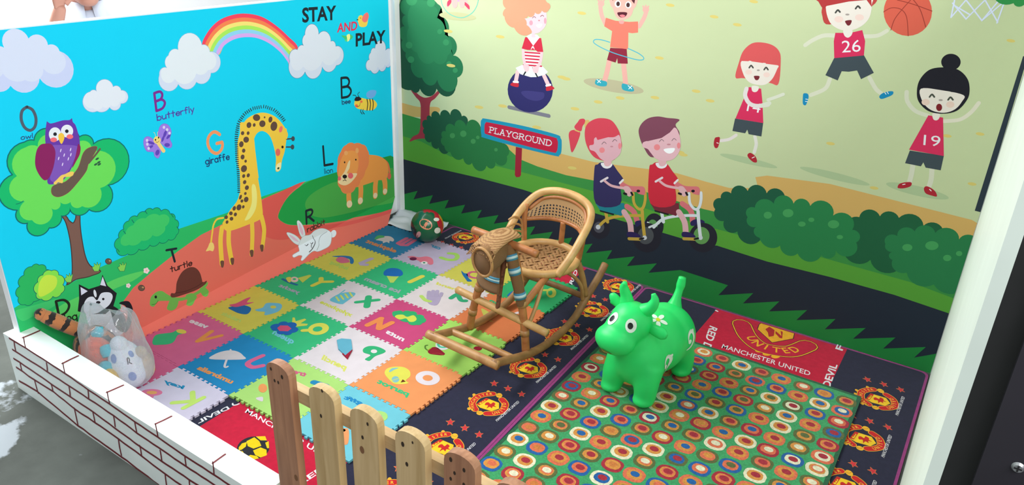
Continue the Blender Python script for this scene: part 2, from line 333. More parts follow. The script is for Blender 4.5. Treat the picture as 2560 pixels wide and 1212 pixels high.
# ------------------------------------------------------------------ materials
M_banner=mat('printed_fabric',attr='print',rough=.75,spec=.2,bump=.12,bscale=900,wrinkle=.18,wscale=3.2)
M_carpet=mat('printed_carpet',attr='print',rough=.95,spec=.1,bump=.35,bscale=700,var=.12,vscale=60,sheen=.1)
M_rug=mat('tufted_rug',attr='print',rough=1,spec=.05,bump=.9,bscale=420,var=.25,vscale=160,sheen=.2)
M_foam=mat('foam',attr='print',rough=.85,spec=.2,bump=.15,bscale=500,var=.05,vscale=20)
M_white=mat('white_paint',(236,238,240),rough=.5,var=.05,vscale=6)
M_plaster=mat('white_plaster',(238,240,242),rough=.9,var=.06,vscale=2)
M_brick=mat('painted_brick',attr='print',rough=.6,spec=.25,var=.05,vscale=9,bump=.1,bscale=90)
M_black=mat('black_laminate',(30,29,31),rough=.45,spec=.4,var=.15,vscale=14)
M_steel=mat('screw_steel',(190,190,195),rough=.35); M_steel.node_tree.nodes['Principled BSDF'].inputs['Metallic'].default_value=.9
# ------------------------------------------------------------------ setting
def concrete():
    m=bpy.data.materials.new('worn_concrete'); m.use_nodes=True; nt=m.node_tree; N=nt.nodes; L=nt.links; b=N['Principled BSDF']; b.inputs['Roughness'].default_value=.92; b.inputs['Specular IOR Level'].default_value=.15
    tc=N.new('ShaderNodeTexCoord')
    n=N.new('ShaderNodeTexNoise'); n.inputs['Scale'].default_value=2.3; n.inputs['Detail'].default_value=9; n.inputs['Roughness'].default_value=.62; L.new(tc.outputs['Object'],n.inputs['Vector'])
    r=N.new('ShaderNodeValToRGB'); e=r.color_ramp.elements; e[0].position=.3; e[0].color=lin((60,64,61)); e[1].position=.62; e[1].color=lin((84,89,85)); L.new(n.outputs['Fac'],r.inputs[0])
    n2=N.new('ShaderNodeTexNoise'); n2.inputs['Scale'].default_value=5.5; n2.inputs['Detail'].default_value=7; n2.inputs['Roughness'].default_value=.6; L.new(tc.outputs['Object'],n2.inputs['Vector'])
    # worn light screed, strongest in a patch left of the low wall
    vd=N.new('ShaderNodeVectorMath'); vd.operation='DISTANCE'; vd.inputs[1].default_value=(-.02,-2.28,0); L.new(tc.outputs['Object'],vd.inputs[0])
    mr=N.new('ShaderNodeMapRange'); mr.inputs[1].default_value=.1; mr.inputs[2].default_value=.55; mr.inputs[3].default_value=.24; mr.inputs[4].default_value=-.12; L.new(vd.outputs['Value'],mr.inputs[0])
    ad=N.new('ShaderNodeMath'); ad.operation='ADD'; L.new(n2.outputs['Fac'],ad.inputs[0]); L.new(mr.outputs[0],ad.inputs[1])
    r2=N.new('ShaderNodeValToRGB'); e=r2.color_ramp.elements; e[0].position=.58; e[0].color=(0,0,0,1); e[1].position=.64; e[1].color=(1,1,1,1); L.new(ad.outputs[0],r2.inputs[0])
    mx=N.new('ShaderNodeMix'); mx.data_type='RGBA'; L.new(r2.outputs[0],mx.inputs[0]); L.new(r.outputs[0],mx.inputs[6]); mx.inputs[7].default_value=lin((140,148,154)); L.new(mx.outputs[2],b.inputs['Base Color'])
    bp=N.new('ShaderNodeBump'); bp.inputs['Strength'].default_value=.3; bp.inputs['Distance'].default_value=.004; L.new(n2.outputs['Fac'],bp.inputs['Height']); L.new(bp.outputs[0],b.inputs['Normal'])
    return m
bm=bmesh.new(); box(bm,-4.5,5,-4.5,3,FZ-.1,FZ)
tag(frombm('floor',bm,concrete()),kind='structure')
A0=Vector([-0.112, 0.19, 0.0]); AU=Vector([0.048137, -0.998841, 0.0]); AN=Vector([0.998841, 0.048137, 0.0])
AUL=2.0633            # length of the left wall
def apt(u,off,z): return A0+AU*u+AN*off+Vector((0,0,z))
def topA(u): return 1.2135+.0125*u
bm=bmesh.new()
us=[-.045,.0,.25,.6,1.2,AUL]
fr=[[bm.verts.new(apt(u,-.002,FZ)),bm.verts.new(apt(u,-.002,topA(u))),bm.verts.new(apt(u,-.034,topA(u))),bm.verts.new(apt(u,-.034,FZ))] for u in us]
for a,b in zip(fr,fr[1:]):
    for k in range(4): bm.faces.new((a[k],a[(k+1)%4],b[(k+1)%4],b[k]))
bm.faces.new(fr[0]); bm.faces.new(fr[-1][::-1])
tag(frombm('wall_left',bm,M_white),kind='structure')
bm=bmesh.new(); box(bm,-.16,2.80,.243,.275,FZ,1.72)
tag(frombm('wall_back',bm,M_white),kind='structure')
bm=bmesh.new()
for z in (FZ,1.74):
    for p in ((2.681,.2425),(2.6995,-1.9),(2.7155,-1.9),(2.7155+.02,.2425)): bm.verts.new((p[0],p[1],z))
bm.verts.ensure_lookup_table(); v=bm.verts
bm.faces.new(v[0:4]); bm.faces.new(v[4:8])
for k in range(4): bm.faces.new((v[k],v[(k+1)%4],v[4+(k+1)%4],v[4+k]))
tag(frombm('wall_right',bm,mat('pale_green_white_paint',(214,226,216),rough=.45,var=.05,vscale=7)),kind='structure')
bm=bmesh.new(); box(bm,-3.6,-3.5,-4.5,3,FZ,2.3)
tag(frombm('wall_backdrop',bm,M_plaster),kind='structure')  # invented white backdrop, put in so the view beyond the left wall blows out
bm=bmesh.new(); p=[apt(.0,0,0),apt(.0,.022,0)]
box(bm,-.116,-.088,.205,.2425,FZ,1.60)
tag(frombm('trim_1',bm,M_white),kind='structure')
# printed banners on the two walls
ART_A=[["p",0,[20602,3140,20243,3229,19546,3219,18588,3242,17388,3408,16337,3465,13945,3751,11444,3647,9484,3784,6709,3707,4486,3575,-144,3218,-3150,3174,1090,-2054,13196,-1579,17952,-1289,20059,-466,20808,1952],0],["q",1,[19733,2092,19182,2523,17996,2628,16796,2707,15686,2549,16215,2338,17394,2301,18342,2013,19095,1483],0],["q",2,[20590,3012,20171,2982,19114,2837,19367,2609,20021,2574,20458,2559],0],["p",3,[17543,101,17174,1002,16832,1617,16265,2046,15480,2342,14111,2795,12889,3116,11659,3226,10742,3489,9572,3654,6704,3747,7910,3230,8576,2526,8536,2244,8068,1894,7441,1654,5977,1208,4096,760,307,523,-2231,383,1090,-2054,12778,-1584,17660,-1147],0],["q",4,[9464,3577,8488,3671,6884,3751,7825,3396,8613,2660,8490,2248,7484,1658,4137,691,385,484,611,309,4382,570,7179,1064,8263,1200,9100,1530,9668,2037,9698,2747],0],["q",5,[6525,3646,7833,3328,8580,2649,8489,2261,7829,1830,6197,1306,3997,797,322,515,-467,1845,-404,3226,4489,3589],0],["q",6,[6872,2592,6410,2959,5233,3118,4023,3026,-492,2421,-240,766,2445,922,5199,1347,6161,1665,6649,2040],0],["c",7,[19327,11604,18910,11783,18112,11970,17543,11687,17208,11445,18044,10669,18995,10593,19566,10598],0,[35,55,36,25,75,36,25,0]],["c",8,[19327,11604,18910,11783,18112,11970,17543,11687,17208,11445,17856,10959,18512,10694,19133,11009,19486,10936],0,[35,55,36,25,62,30,20,20,0]],["c",9,[16437,9921,16201,9887,15568,9932,15291,9760,15392,9302,15837,9253,16324,9210],[10,15],[25,55,30,60,40,20,55]],["c",11,[16437,9921,16201,9887,15568,9932,15291,9760,15424,9360,15774,9301,16092,9315,16454,9338],0,[25,55,30,50,30,20,25,50]],["q",12,[11561,10830,11248,11337,10649,11728,9934,11882,9221,11866,8430,11662,7708,11237,7048,10683,6491,10060,7075,9399,7180,9570,7538,10021,8119,10491,8772,10809,9426,10931,10007,10908,10527,10724,10891,10384],0],["q",13,[11452,10752,11130,11237,10544,11595,9851,11727,9147,11694,8379,11470,7680,11038,7070,10499,6589,9949,7075,9399,7180,9570,7538,10021,8119,10491,8772,10809,9426,10931,10007,10908,10527,10724,10891,10384],0],["q",14,[11343,10673,11012,11136,10439,11460,9768,11571,9073,11520,8327,11277,7652,10837,7092,10315,6687,9839,7075,9399,7180,9570,7538,10021,8119,10491,8772,10809,9426,10931,10007,10908,10527,10724,10891,10384],0],["q",15,[11232,10594,10892,11035,10332,11324,9683,11413,8999,11344,8276,11083,7624,10635,7114,10130,6784,9728,7075,9399,7180,9570,7538,10021,8119,10491,8772,10809,9426,10931,10007,10908,10527,10724,10891,10384],0],["q",16,[11121,10514,10772,10932,10225,11187,9598,11254,8924,11167,8224,10887,7595,10432,7136,9944,6881,9618,7075,9399,7180,9570,7538,10021,8119,10491,8772,10809,9426,10931,10007,10908,10527,10724,10891,10384],0],["q",17,[11009,10433,10650,10829,10116,11048,9512,11093,8848,10989,8172,10689,7567,10227,7158,9757,6978,9509,7075,9399,7180,9570,7538,10021,8119,10491,8772,10809,9426,10931,10007,10908,10527,10724,10891,10384],0],["c",18,[13274,10256,13133,10709,12677,10854,11585,10893,11256,10575,11332,9753,12073,9514,12898,9576,13642,10052],[19,17],[25,25,50,25,60,30,30,50,30]],["c",20,[13274,10256,13133,10709,12677,10854,11585,10893,11256,10575,11447,9883,12019,9838,13017,9787,13574,10094],0,[25,25,50,25,50,20,30,40,30]],["c",21,[6540,10004,6060,10063,6000,10615,5154,10512,4386,10096,4080,9828,4112,8939,5066,9021,6179,8972,7054,9582],[22,22],[30,30,55,35,30,60,30,40,50,35]],["c",23,[6540,10004,6060,10063,6000,10615,5154,10512,4386,10096,4080,9828,4089,9202,5022,9276,6284,9212,6989,9634],0,[30,30,55,35,30,50,25,25,40,35]],["c",24,[1689,8844,1560,9175,1228,9338,417,9120,-7,8591,406,8290,968,8235,1617,8303],[22,26],[25,30,55,50,40,30,30,60]],["c",25,[1689,8844,1560,9175,1228,9338,417,9120,106,8607,512,8415,1068,8394,1719,8390],0,[25,30,55,45,35,30,30,50]],["t",26,[6110,11181,3920,11083,6058,11810],"STAY",0,4],["t",27,[3927,10473,2510,10424,3862,10885],"AND",0,3],["t",26,[2670,9651,394,9544,2623,10270],"PLAY",0,4],["q",28,[2423,10912,2311,11066,2107,11078,1964,10930,1677,10900,1761,10573,1995,10498,2297,10566,2385,10743],0],["q",29,[2121,10880,1952,11096,1690,11169,1600,10960,1771,10743,1978,10731],0],["e",26,[2444,10901,2384,10895,2446,10875],0],["e",26,[2218,10957,2187,10954,2219,10937],0],["q",30,[3627,10293,3321,10236,3119,10297,2833,10149,2993,10016,3338,10027,3475,10143],0],["q",31,[3271,10249,3070,10291,3035,10121,3146,9969,3294,9968,3252,10115],0],["q",32,[3436,10026,3256,10069,3266,9951],0],["h",26,[3865,7292,3164,7228,3821,8263],"B",124],["h",33,[3863,6963,3272,6909,3865,7174],"bee",50],["h",26,[5377,4175,4795,4096,5378,5165],"L",124],["h",34,[5400,3742,4835,3656,5412,4016],"lion",42],["h",26,[6882,1544,6388,1524,6847,2217],"R",124],["h",35,[6865,1087,5627,1085,6882,1372],"rabbit",58],["h",36,[11895,6405,11171,6389,11955,7335],"G",140],["h",37,[12158,6068,10955,5973,12169,6343],"giraffe",51],["h",38,[18947,9077,18482,9017,18881,9857],"O",99],["h",39,[19068,8806,18696,8784,19041,8961],"owl",31],["h",40,[14013,8731,13596,8782,13984,9413],"B",101],["h",41,[14039,8355,12362,8360,14025,8598],"butterfly",45],["h",26,[14522,2466,14073,2370,14582,3045],"T",100],["h",42,[14552,2030,13529,1937,14547,2284],"turtle",50],["h",43,[19233,2170,18797,2138,19214,2779],"D",94],["h",43,[19221,1871,18640,1749,19195,2181],"dog",47],["q",44,[18355,5907,18201,5747,18136,5570,18003,5430,17866,5586,17806,5800,17708,5768,17786,5323,17839,4784,17852,4059,17744,3603,17419,3251,17774,3230,17974,3247,18344,3320,18691,3253,18461,3485,18320,4080,18231,4849,18241,5559],[45,36]],["c",46,[18202,8981,18661,8670,18973,8691,19571,7721,19692,6515,19483,5974,18856,5573,18365,5864,18004,6052,17343,5773,16487,6451,16721,8050,17151,8420],[47,40],[20,12,30,42,35,50,30,30,35,50,70,35,25]],["c",48,[18175,8792,18601,8460,18984,8527,19471,7651,19418,6732,19339,6013,18628,6225,18290,6342,17937,6230,17563,5955,16778,6412,16831,7808,17225,8277],0,[20,15,28,40,40,50,45,20,30,40,55,35,25]],["S",49,[19710,6724,19606,6720,19465,6761],27],["q",50,[18442,6950,18209,7009,17908,7024,17433,7356,17125,7844,16863,7983,16588,7914,17000,7447,17161,7176,17536,6863,17950,6593,18309,6547,18495,6709],[51,10]],["S",50,[17000,7447,16689,7679,16497,7839],72],["e",52,[16670,7512,16601,7531,16658,7477],0],["e",52,[16635,7371,16566,7389,16623,7336],0],["e",52,[16761,7326,16693,7344,16750,7290],0],["e",52,[16635,7291,16566,7310,16623,7256],0],["q",53,[18315,8614,18143,9181,18093,9194,17990,9123,17600,9144,17363,9107,17270,9146,17260,9010,17189,8870,17155,8435,17191,8139,17325,7866,17746,7311,18101,7051,18444,7050,18559,7186,18399,7695],0],["q",54,[18163,8331,17873,8333,17360,8181,17295,8012,17726,7408,18194,7078,18448,7255,18196,7741],0],["q",55,[18318,8493,18143,8425,18066,8158,18196,7741,18427,7350,18639,7259,18786,7553,18814,7908,18677,8314,18507,8491],0],["q",55,[17244,8203,17177,8084,17253,7847,17425,7635,17620,7430,17408,7836],0],["e",56,[17951,8733,17748,8686,18002,8499],0],["e",56,[17524,8747,17316,8699,17570,8529],0],["e",57,[17950,8738,17890,8724,17963,8677],0],["e",57,[17534,8745,17473,8731,17547,8683],0],["e",58,[18037,8557,17927,8531,18055,8477],0],["e",58,[17470,8535,17356,8508,17487,8454],0],["q",59,[17848,8675,17738,8733,17659,8645,17678,8510,17805,8352,17860,8504],0],["e",60,[17881,8136,17865,8126,17910,8080],0],["e",60,[17541,8084,17524,8075,17570,8028],0],["e",60,[17799,7948,17782,7938,17828,7892],0],["e",60,[18010,7882,17993,7873,18038,7827],0],["e",60,[17686,7781,17669,7772,17715,7725],0],["e",60,[17924,7642,17907,7632,17953,7586],0],["e",60,[17570,7904,17552,7894,17599,7847],0],["q",61,[18365,7081,18224,7168,18053,7272,17903,7281,17746,7314,17603,7274,17653,7158,17782,7143,17976,7173,18064,6992,18198,7058,18306,7012],0],["c",62,[16622,3887,16430,4282,16177,4540,15923,4800,15558,4850,15211,4938,14878,4916,14535,4743,14164,4499,13989,4195,13938,3806,14039,3531,14408,3479,14821,3508,15254,3547,15743,3551,16226,3527],[63,22],[30,30,30,30,25,30,30,30,30,30,30,30,25,25,25,25,30]],["c",64,[16418,4044,16154,4357,15788,4578,15229,4679,14625,4594,14220,4366,14468,4055,14639,3810,15064,3903,15567,3846,16102,3867],0,[20,20,20,20,20,20,20,20,20,20,20]],["S",63,[15201,4993,15137,4843],23],["S",63,[15802,4816,15742,4667],23],["S",63,[16215,4495,16156,4346],23],["S",63,[16595,3877,16539,3725],23],["S",63,[14103,4478,14033,4321],25],["S",63,[13947,3872,13876,3709],25],["c",65,[20370,3460,20237,3836,20018,4176,19713,4373,19481,4333,19291,4092,19222,3731,19459,3331,19951,3104,20234,3123],[63,19],[30,30,30,30,30,30,30,20,30,30]],["c",66,[19772,3358,19638,3742,19426,3928,19120,3966,18923,3717,18861,3296,18976,3004,19277,3024,19662,3085],[63,20],[30,30,30,30,30,30,30,30,30]],["q",67,[19728,3338,19593,3723,19336,3890,19027,3705,19037,3428,19231,3231,19645,3161],0],["p",68,[17677,3516,17590,3539,17583,3652,17508,3535,17456,3658,17447,3510,17333,3580,17412,3408,17476,3288,17628,3351],[69,16]],["p",68,[16715,3124,16623,3146,16617,3263,16536,3141,16482,3269,16471,3115,16351,3187,16433,3009,16498,2884,16661,2952],[69,17]],["p",68,[18740,3499,18658,3521,18650,3631,18582,3518,18530,3638,18524,3493,18416,3562,18493,3395,18554,3278,18697,3339],[69,16]],["e",70,[17026,3516,16926,3432,17080,3433],[71,17]],["e",72,[16969,3517,16927,3500,16976,3484],0],["e",70,[15933,1892,15822,1796,15989,1804],[71,18]],["e",72,[15871,1890,15825,1870,15878,1855],0],["e",73,[15521,2500,15465,2477,15532,2444],0],["e",73,[15587,2450,15530,2426,15597,2393],0],["e",73,[15665,2512,15609,2489,15676,2456],0],["e",73,[15649,2600,15593,2577,15660,2544],0],["e",73,[15560,2593,15504,2570,15571,2537],0],["e",74,[15597,2531,15559,2516,15604,2493],0],["e",73,[16393,2198,16351,2180,16401,2155],0],["e",73,[16441,2160,16400,2142,16450,2117],0],["e",73,[16499,2208,16458,2190,16507,2165],0],["e",73,[16486,2274,16445,2257,16494,2232],0],["e",73,[16421,2269,16379,2251,16429,2226],0],["e",74,[16448,2222,16420,2210,16453,2193],0],["q",75,[16947,1640,16822,1676,16547,1551,16452,1191,16536,976,16642,580,16904,324,17003,437,16775,836,16680,1172,16746,1454],0],["q",76,[18243,1967,17495,1800,16933,1102,16948,410,17557,334,18158,767],0],["q",75,[17379,1808,16997,1383,16830,863,17014,379,17294,773,17341,1421],0],["p",75,[18399,2513,18291,3078,17974,2736,17540,2695,17359,3092,17255,2571,16960,2109,17080,1856,17216,1610,17563,1464,18177,1755,18550,2051],0],["p",77,[18297,2614,18254,2946,18031,2673],0],["p",77,[17525,2718,17365,3006,17313,2566],0],["q",78,[18272,2219,18097,2406,17885,2370,17760,2164,17550,2370,17232,2259,17148,2040,17326,1784,17633,1681,17918,1663,18296,1842],0],["e",79,[17783,2462,17731,2451,17784,2299],0],["e",75,[18027,2106,17982,2085,18037,2057],0],["e",75,[17524,2106,17478,2085,17535,2056],0],["e",75,[17737,2057,17655,2020,17748,2002],0],["q",80,[15704,1101,15596,1342,15322,1445,15076,1369,14860,1110,14571,849,14058,651,13420,672,12919,864,12984,687,13374,515,14149,524,14598,694,15091,919,15338,999,15555,870,15696,969],0],["q",80,[14738,857,14430,685,14552,372,14798,319,15004,482,14940,652],0],["q",80,[14047,714,13739,677,13534,416,13740,252,13934,190,14098,268,14020,465],0],["q",80,[13343,706,13125,714,12918,416,13022,274,13194,278,13307,485],0],["q",81,[14740,958,14695,1102,14503,1050,14360,1481,14066,1815,13709,1898,13416,1778,13219,1465,13160,1035,13162,934,12943,943,13037,812,13482,733,14037,776,14571,849],0],["S",82,[14506,1031,14016,901,13456,891,13123,952],34],["e",83,[15403,1243,15350,1218,15415,1177],0],["S",84,[15629,989,15444,949,15329,1047],19],["q",85,[14125,7712,13999,8071,13796,8175,13599,8064,13522,7794,13630,7537,13577,7297,13662,7175,13867,7255,14046,7469],[86,11]],["q",85,[14318,7647,14524,7835,14709,7797,14770,7564,14684,7293,14430,7201,14402,7025,14270,6905,14153,7045,14075,7307],[86,11]],["e",87,[13806,7776,13753,7744,13888,7648],0],["e",87,[13675,7633,13640,7592,13776,7562],0],["e",87,[13928,7609,13886,7583,14001,7495],0],["e",87,[13793,7322,13673,7292,13806,7246],0],["e",87,[14453,7569,14326,7490,14482,7524],0],["e",87,[14511,7417,14391,7448,14493,7369],0],["e",87,[14261,7129,14188,7083,14325,7029],0],["e",88,[13808,8039,13755,8027,13819,7980],0],["e",88,[13688,7916,13634,7904,13698,7857],0],["e",88,[14607,7706,14556,7694,14618,7648],0],["e",88,[14623,7556,14572,7543,14634,7497],0],["e",88,[14596,7382,14544,7369,14606,7324],0],["e",88,[13610,7758,13555,7745,13620,7699],0],["S",89,[14163,7498,14075,7307,13984,7126],150],["e",90,[14185,7615,14032,7578,14211,7470],0],["e",57,[14253,7642,14224,7635,14260,7605],0],["e",57,[14109,7697,14080,7690,14116,7660],0],["S",91,[14260,7566,14189,7526,14102,7567],17],["S",89,[14225,7763,14241,7906,14277,7942],17],["S",89,[14129,7757,14125,7879,14086,7925],17],["q",92,[2008,6972,2014,7190,1685,7274,1276,7162,1379,6925,1713,6842],0],["q",93,[2992,6804,2873,6995,2504,7031,2036,6868,1502,6728,1244,6418,1534,6217,2076,6291,2702,6493,2901,6628],0],["S",94,[2015,6864,1979,6602,2055,6287],62],["S",94,[1802,6823,1765,6559,1840,6243],62],["S",94,[1586,6781,1548,6516,1624,6198],63],["q",95,[2958,6975,2863,7121,2604,7100,2436,6946,2672,6898],0],["S",95,[2812,7111,2876,7223,3058,7272],34],["S",95,[2604,7100,2698,7246,2556,7334],34],["e",96,[2835,6679,2721,6656,2841,6601],0],["e",96,[2456,6820,2362,6801,2461,6756],0],["S",42,[2797,6621,2607,6640,2555,6774],26],["S",94,[2495,6429,2546,6316,2429,6167],44],["S",94,[2338,6397,2388,6283,2270,6133],44],["S",97,[11663,3485,11988,3530,12199,3342,12326,2995,12473,2522],87],["q",98,[12511,2603,12360,2546,12321,2332,12419,2170,12566,2259,12761,2301,12629,2449],0],["S",97,[11800,3071,11967,2467,12053,1416],233],["S",97,[11464,2818,11559,2179,11525,1273],238],["S",97,[10166,2770,10234,2102,10393,1248],235],["S",97,[9601,2852,9531,2129,9767,1292],240],["q",97,[10622,4393,11296,3690,11602,3398,11746,3184,11504,2799,10429,2724,9610,2786,9492,3367,9540,4531,9621,5411,9607,6373,9565,6679,10305,6855],0],["q",97,[10482,6408,10304,6862,10008,7350,9597,7569,8969,7610,8358,7367,7914,6950,7563,6345,7685,6042,7847,5547,8044,5194,8109,5009,8179,4790,8319,4693,8482,4739,8478,4974,8405,5357,8461,5902,8636,6467,9000,6777,9362,6734,9606,6380,9721,5833,9768,5198,10514,5405],0],["p",97,[10183,7443,9504,7293,9536,6035,9514,4723,10529,4234,10559,4831],0],["q",99,[9950,4454,9755,4428,9720,3916,9861,3351,10231,2997,10551,2984,10356,3243,10056,3685],0],["q",100,[8385,5042,8144,5078,8172,4848,8342,4712,8495,4836],0],["s",101,[10626,4362,10737,4393],48],["s",101,[10616,4456,10727,4487],48],["s",101,[10606,4550,10716,4581],48],["s",101,[10596,4644,10706,4675],48],["s",101,[10585,4738,10696,4768],48],["s",101,[10575,4832,10685,4861],48],["s",101,[10565,4925,10675,4954],48],["s",101,[10555,5018,10665,5045],48],["s",101,[10548,5112,10658,5138],48],["s",101,[10541,5206,10651,5232],48],["s",101,[10534,5300,10644,5325],48],["s",101,[10528,5393,10638,5418],48],["s",101,[10521,5486,10631,5511],48],["s",101,[10514,5579,10624,5603],48],["s",101,[10508,5672,10617,5696],47],["s",101,[10501,5765,10640,5795],47],["s",101,[10494,5857,10633,5887],47],["s",101,[10488,5949,10626,5980],47],["s",101,[10479,6041,10618,6072],47],["s",101,[10471,6133,10609,6163],47],["s",101,[10462,6224,10600,6254],47],["s",101,[10454,6315,10592,6345],47],["s",101,[10445,6406,10583,6435],47],["s",101,[10437,6497,10574,6526],47],["s",101,[10428,6587,10566,6616],47],["s",101,[10420,6678,10556,6714],47],["s",101,[10404,6766,10540,6804],47],["s",101,[10387,6854,10523,6891],47],["s",101,[10370,6942,10504,6987],46],["s",101,[10345,7028,10476,7081],46],["s",101,[10312,7110,10443,7163],46],["s",101,[10278,7192,10409,7245],46],["s",101,[10244,7274,10375,7326],46],["s",101,[10211,7356,10336,7420],46],["s",101,[10166,7432,10271,7519],46],["s",101,[10095,7492,10201,7579],46],["s",101,[10024,7552,10130,7640],47],["s",101,[9953,7613,10060,7700],47],["s",101,[9882,7674,9970,7774],47],["s",101,[9798,7719,9860,7830],47],["s",101,[9699,7748,9761,7859],47],["s",101,[9599,7776,9661,7887],47],["s",101,[9499,7804,9557,7917],47],["s",101,[9397,7829,9408,7947],47],["s",101,[9285,7823,9296,7941],48],["s",101,[9172,7817,9183,7935],48],["s",101,[9058,7811,9070,7929],48],["s",101,[8944,7805,8956,7923],48],["s",101,[8829,7798,8792,7908],49],["s",101,[8720,7763,8656,7862],49],["s",101,[8615,7710,8551,7809],49],["s",101,[8509,7657,8445,7756],49],["s",101,[8402,7603,8338,7703],50],["s",101,[8295,7549,8195,7626],50],["s",101,[8208,7477,8090,7538],50],["s",101,[8132,7394,8013,7455],50],["s",101,[8055,7310,7936,7371],51],["s",101,[7978,7226,7859,7287],51],["s",101,[7901,7141,7767,7186],51],["s",101,[7837,7050,7702,7093],51],["s",101,[7776,6958,7640,7000],51],["e",102,[9265,7448,9074,7378,9316,7311],0],["e",102,[8818,7364,8773,7348,8833,7324],0],["e",102,[8502,7194,8395,7155,8550,7066],0],["e",102,[8980,7109,8814,7048,9031,6970],0],["e",102,[8341,6851,8155,6782,8415,6651],0],["e",102,[9723,7212,9601,7166,9768,7093],0],["e",102,[9438,7154,9365,7127,9465,7080],0],["e",102,[10112,6941,10027,6908,10142,6862],0],["e",102,[9817,6872,9745,6844,9844,6798],0],["e",102,[9961,6611,9817,6555,10008,6487],0],["e",102,[10247,6474,10134,6429,10293,6350],0],["e",102,[10162,6163,10076,6128,10194,6078],0],["e",102,[10261,5897,10161,5856,10299,5795],0],["e",102,[10124,5670,10060,5643,10148,5607],0],["e",102,[10261,5359,10120,5274,10348,5226],0],["e",102,[10322,5034,10249,4989,10369,4962],0],["e",102,[10072,4995,9997,4949,10122,4918],0],["e",102,[10309,4744,10229,4694,10360,4667],0],["e",102,[10225,4457,10130,4397,10283,4369],0],["e",102,[10345,4216,10284,4177,10382,4159],0],["e",102,[10339,3929,10230,3858,10407,3825],0],["e",102,[10629,4133,10569,4094,10689,4040],0],["e",102,[10580,3932,10513,3889,10621,3871],0],["e",102,[10777,3691,10664,3615,10852,3578],0],["e",102,[11032,3728,10954,3675,11090,3641],0],["e",102,[10544,3641,10483,3601,10585,3579],0],["e",102,[11240,3559,11156,3501,11286,3488],0],["e",102,[11015,3431,10943,3381,11062,3359],0],["e",102,[11510,3465,11433,3412,11556,3394],0],["e",102,[11247,3303,11163,3245,11294,3232],0],["e",102,[11500,3231,11436,3186,11543,3165],0],["q",103,[12114,1557,11935,1499,11998,1236,12106,1266],0],["q",103,[11572,1479,11387,1420,11449,1152,11561,1184],0],["q",103,[10471,1447,10276,1387,10338,1112,10456,1144],0],["q",103,[9866,1487,9666,1425,9727,1147,9849,1180],0],["S",104,[7680,6087,7212,6008],68],["e",104,[7273,6009,7163,5983,7287,5892],0],["S",104,[7724,5717,7345,5622],68],["e",104,[7353,5624,7242,5596,7367,5506],0],["e",105,[8257,5598,8118,5563,8279,5424],0],["e",106,[7956,5775,7890,5759,7964,5710],0],["e",107,[7955,6620,7862,6578,8023,6484],0],["q",97,[7714,6512,7607,6554,7636,6096,7736,6187],0],["e",84,[8325,4843,8285,4802,8378,4811],0],["S",108,[1026,3360,577,2959,426,2430],156],["e",109,[473,2215,306,2167,483,2020],0],["S",110,[3698,2507,3787,2069,3775,1555],360],["S",110,[2836,2484,2838,2012,2931,1483],370],["S",110,[1546,2425,1666,1977,1701,1419],383],["S",110,[967,2340,849,1898,876,1411],392],["e",111,[3772,1594,3567,1500,3835,1412],0],["e",111,[2918,1511,2727,1425,2975,1345],0],["e",111,[1700,1435,1532,1362,1748,1293],0],["e",111,[875,1428,702,1353,924,1284],0],["q",110,[2890,3968,2130,3885,1245,3576,686,3149,535,2624,742,2112,1441,2234,2462,2295,3227,2366,4058,2616],0],["c",112,[4451,4009,4147,4593,3769,4829,3150,4750,2576,4570,2167,4163,2089,3680,2408,3066,2825,2638,3227,2366,3774,2220,4364,2670,4466,3268],0,[15,15,15,10,15,15,15,15,20,20,20,20,10]],["q",113,[4460,3341,4303,3969,3960,4397,3488,4462,3028,4269,2895,3893,2993,3307,3408,2808,3943,2735,4436,3033],0],["e",114,[3804,4416,3662,4379,3813,4300],0],["e",114,[2970,4330,2844,4297,2981,4181],0],["q",115,[3986,3470,3692,3879,3531,3926,3613,3555,3791,3302,3063,3095,3518,2763,3997,2713,4395,2907,4479,3121],0],["e",116,[3999,3194,3836,3147,4007,3090],0],["e",117,[3564,3115,3367,3058,3577,2957],0],["e",117,[4390,3201,4270,3166,4400,3090],0],["e",116,[3945,3954,3895,3941,3950,3903],0],["e",116,[3101,3872,3048,3858,3105,3820],0],["S",118,[4017,3100,4003,3020,4149,3009],35],["S",118,[4003,3020,3905,2938],35],["q",119,[7480,1694,7478,1877,7352,1856,7131,1497,7043,1015,7240,936,7395,1218],[120,16]],["q",121,[7410,1669,7330,1715,7155,1281,7183,1028,7343,1273],0],["q",119,[8195,1469,8051,1476,7634,1155,7354,751,7464,603,7847,897],[120,16]],["q",121,[8064,1370,7772,1146,7490,787,7832,1019],0],["e",119,[5287,475,5183,406,5497,374],0],["q",119,[7452,712,7191,956,6724,884,6425,982,6035,974,5652,822,5382,561,5583,345,5954,149,6467,115,6775,131,6930,198,7222,182,7806,62,7884,96,7696,201,7840,271,8146,273,8122,351,7812,377,7638,414],[120,16]],["S",122,[6562,779,6532,485,6910,297,7222,222],32],["S",123,[5540,633,6026,583,6340,432,6493,298,6775,172],19],["S",124,[7169,514,7134,463,6984,492],25],["S",124,[6825,495,6809,444,6686,480],26],["S",124,[6841,423,6930,361,6924,301],25]]
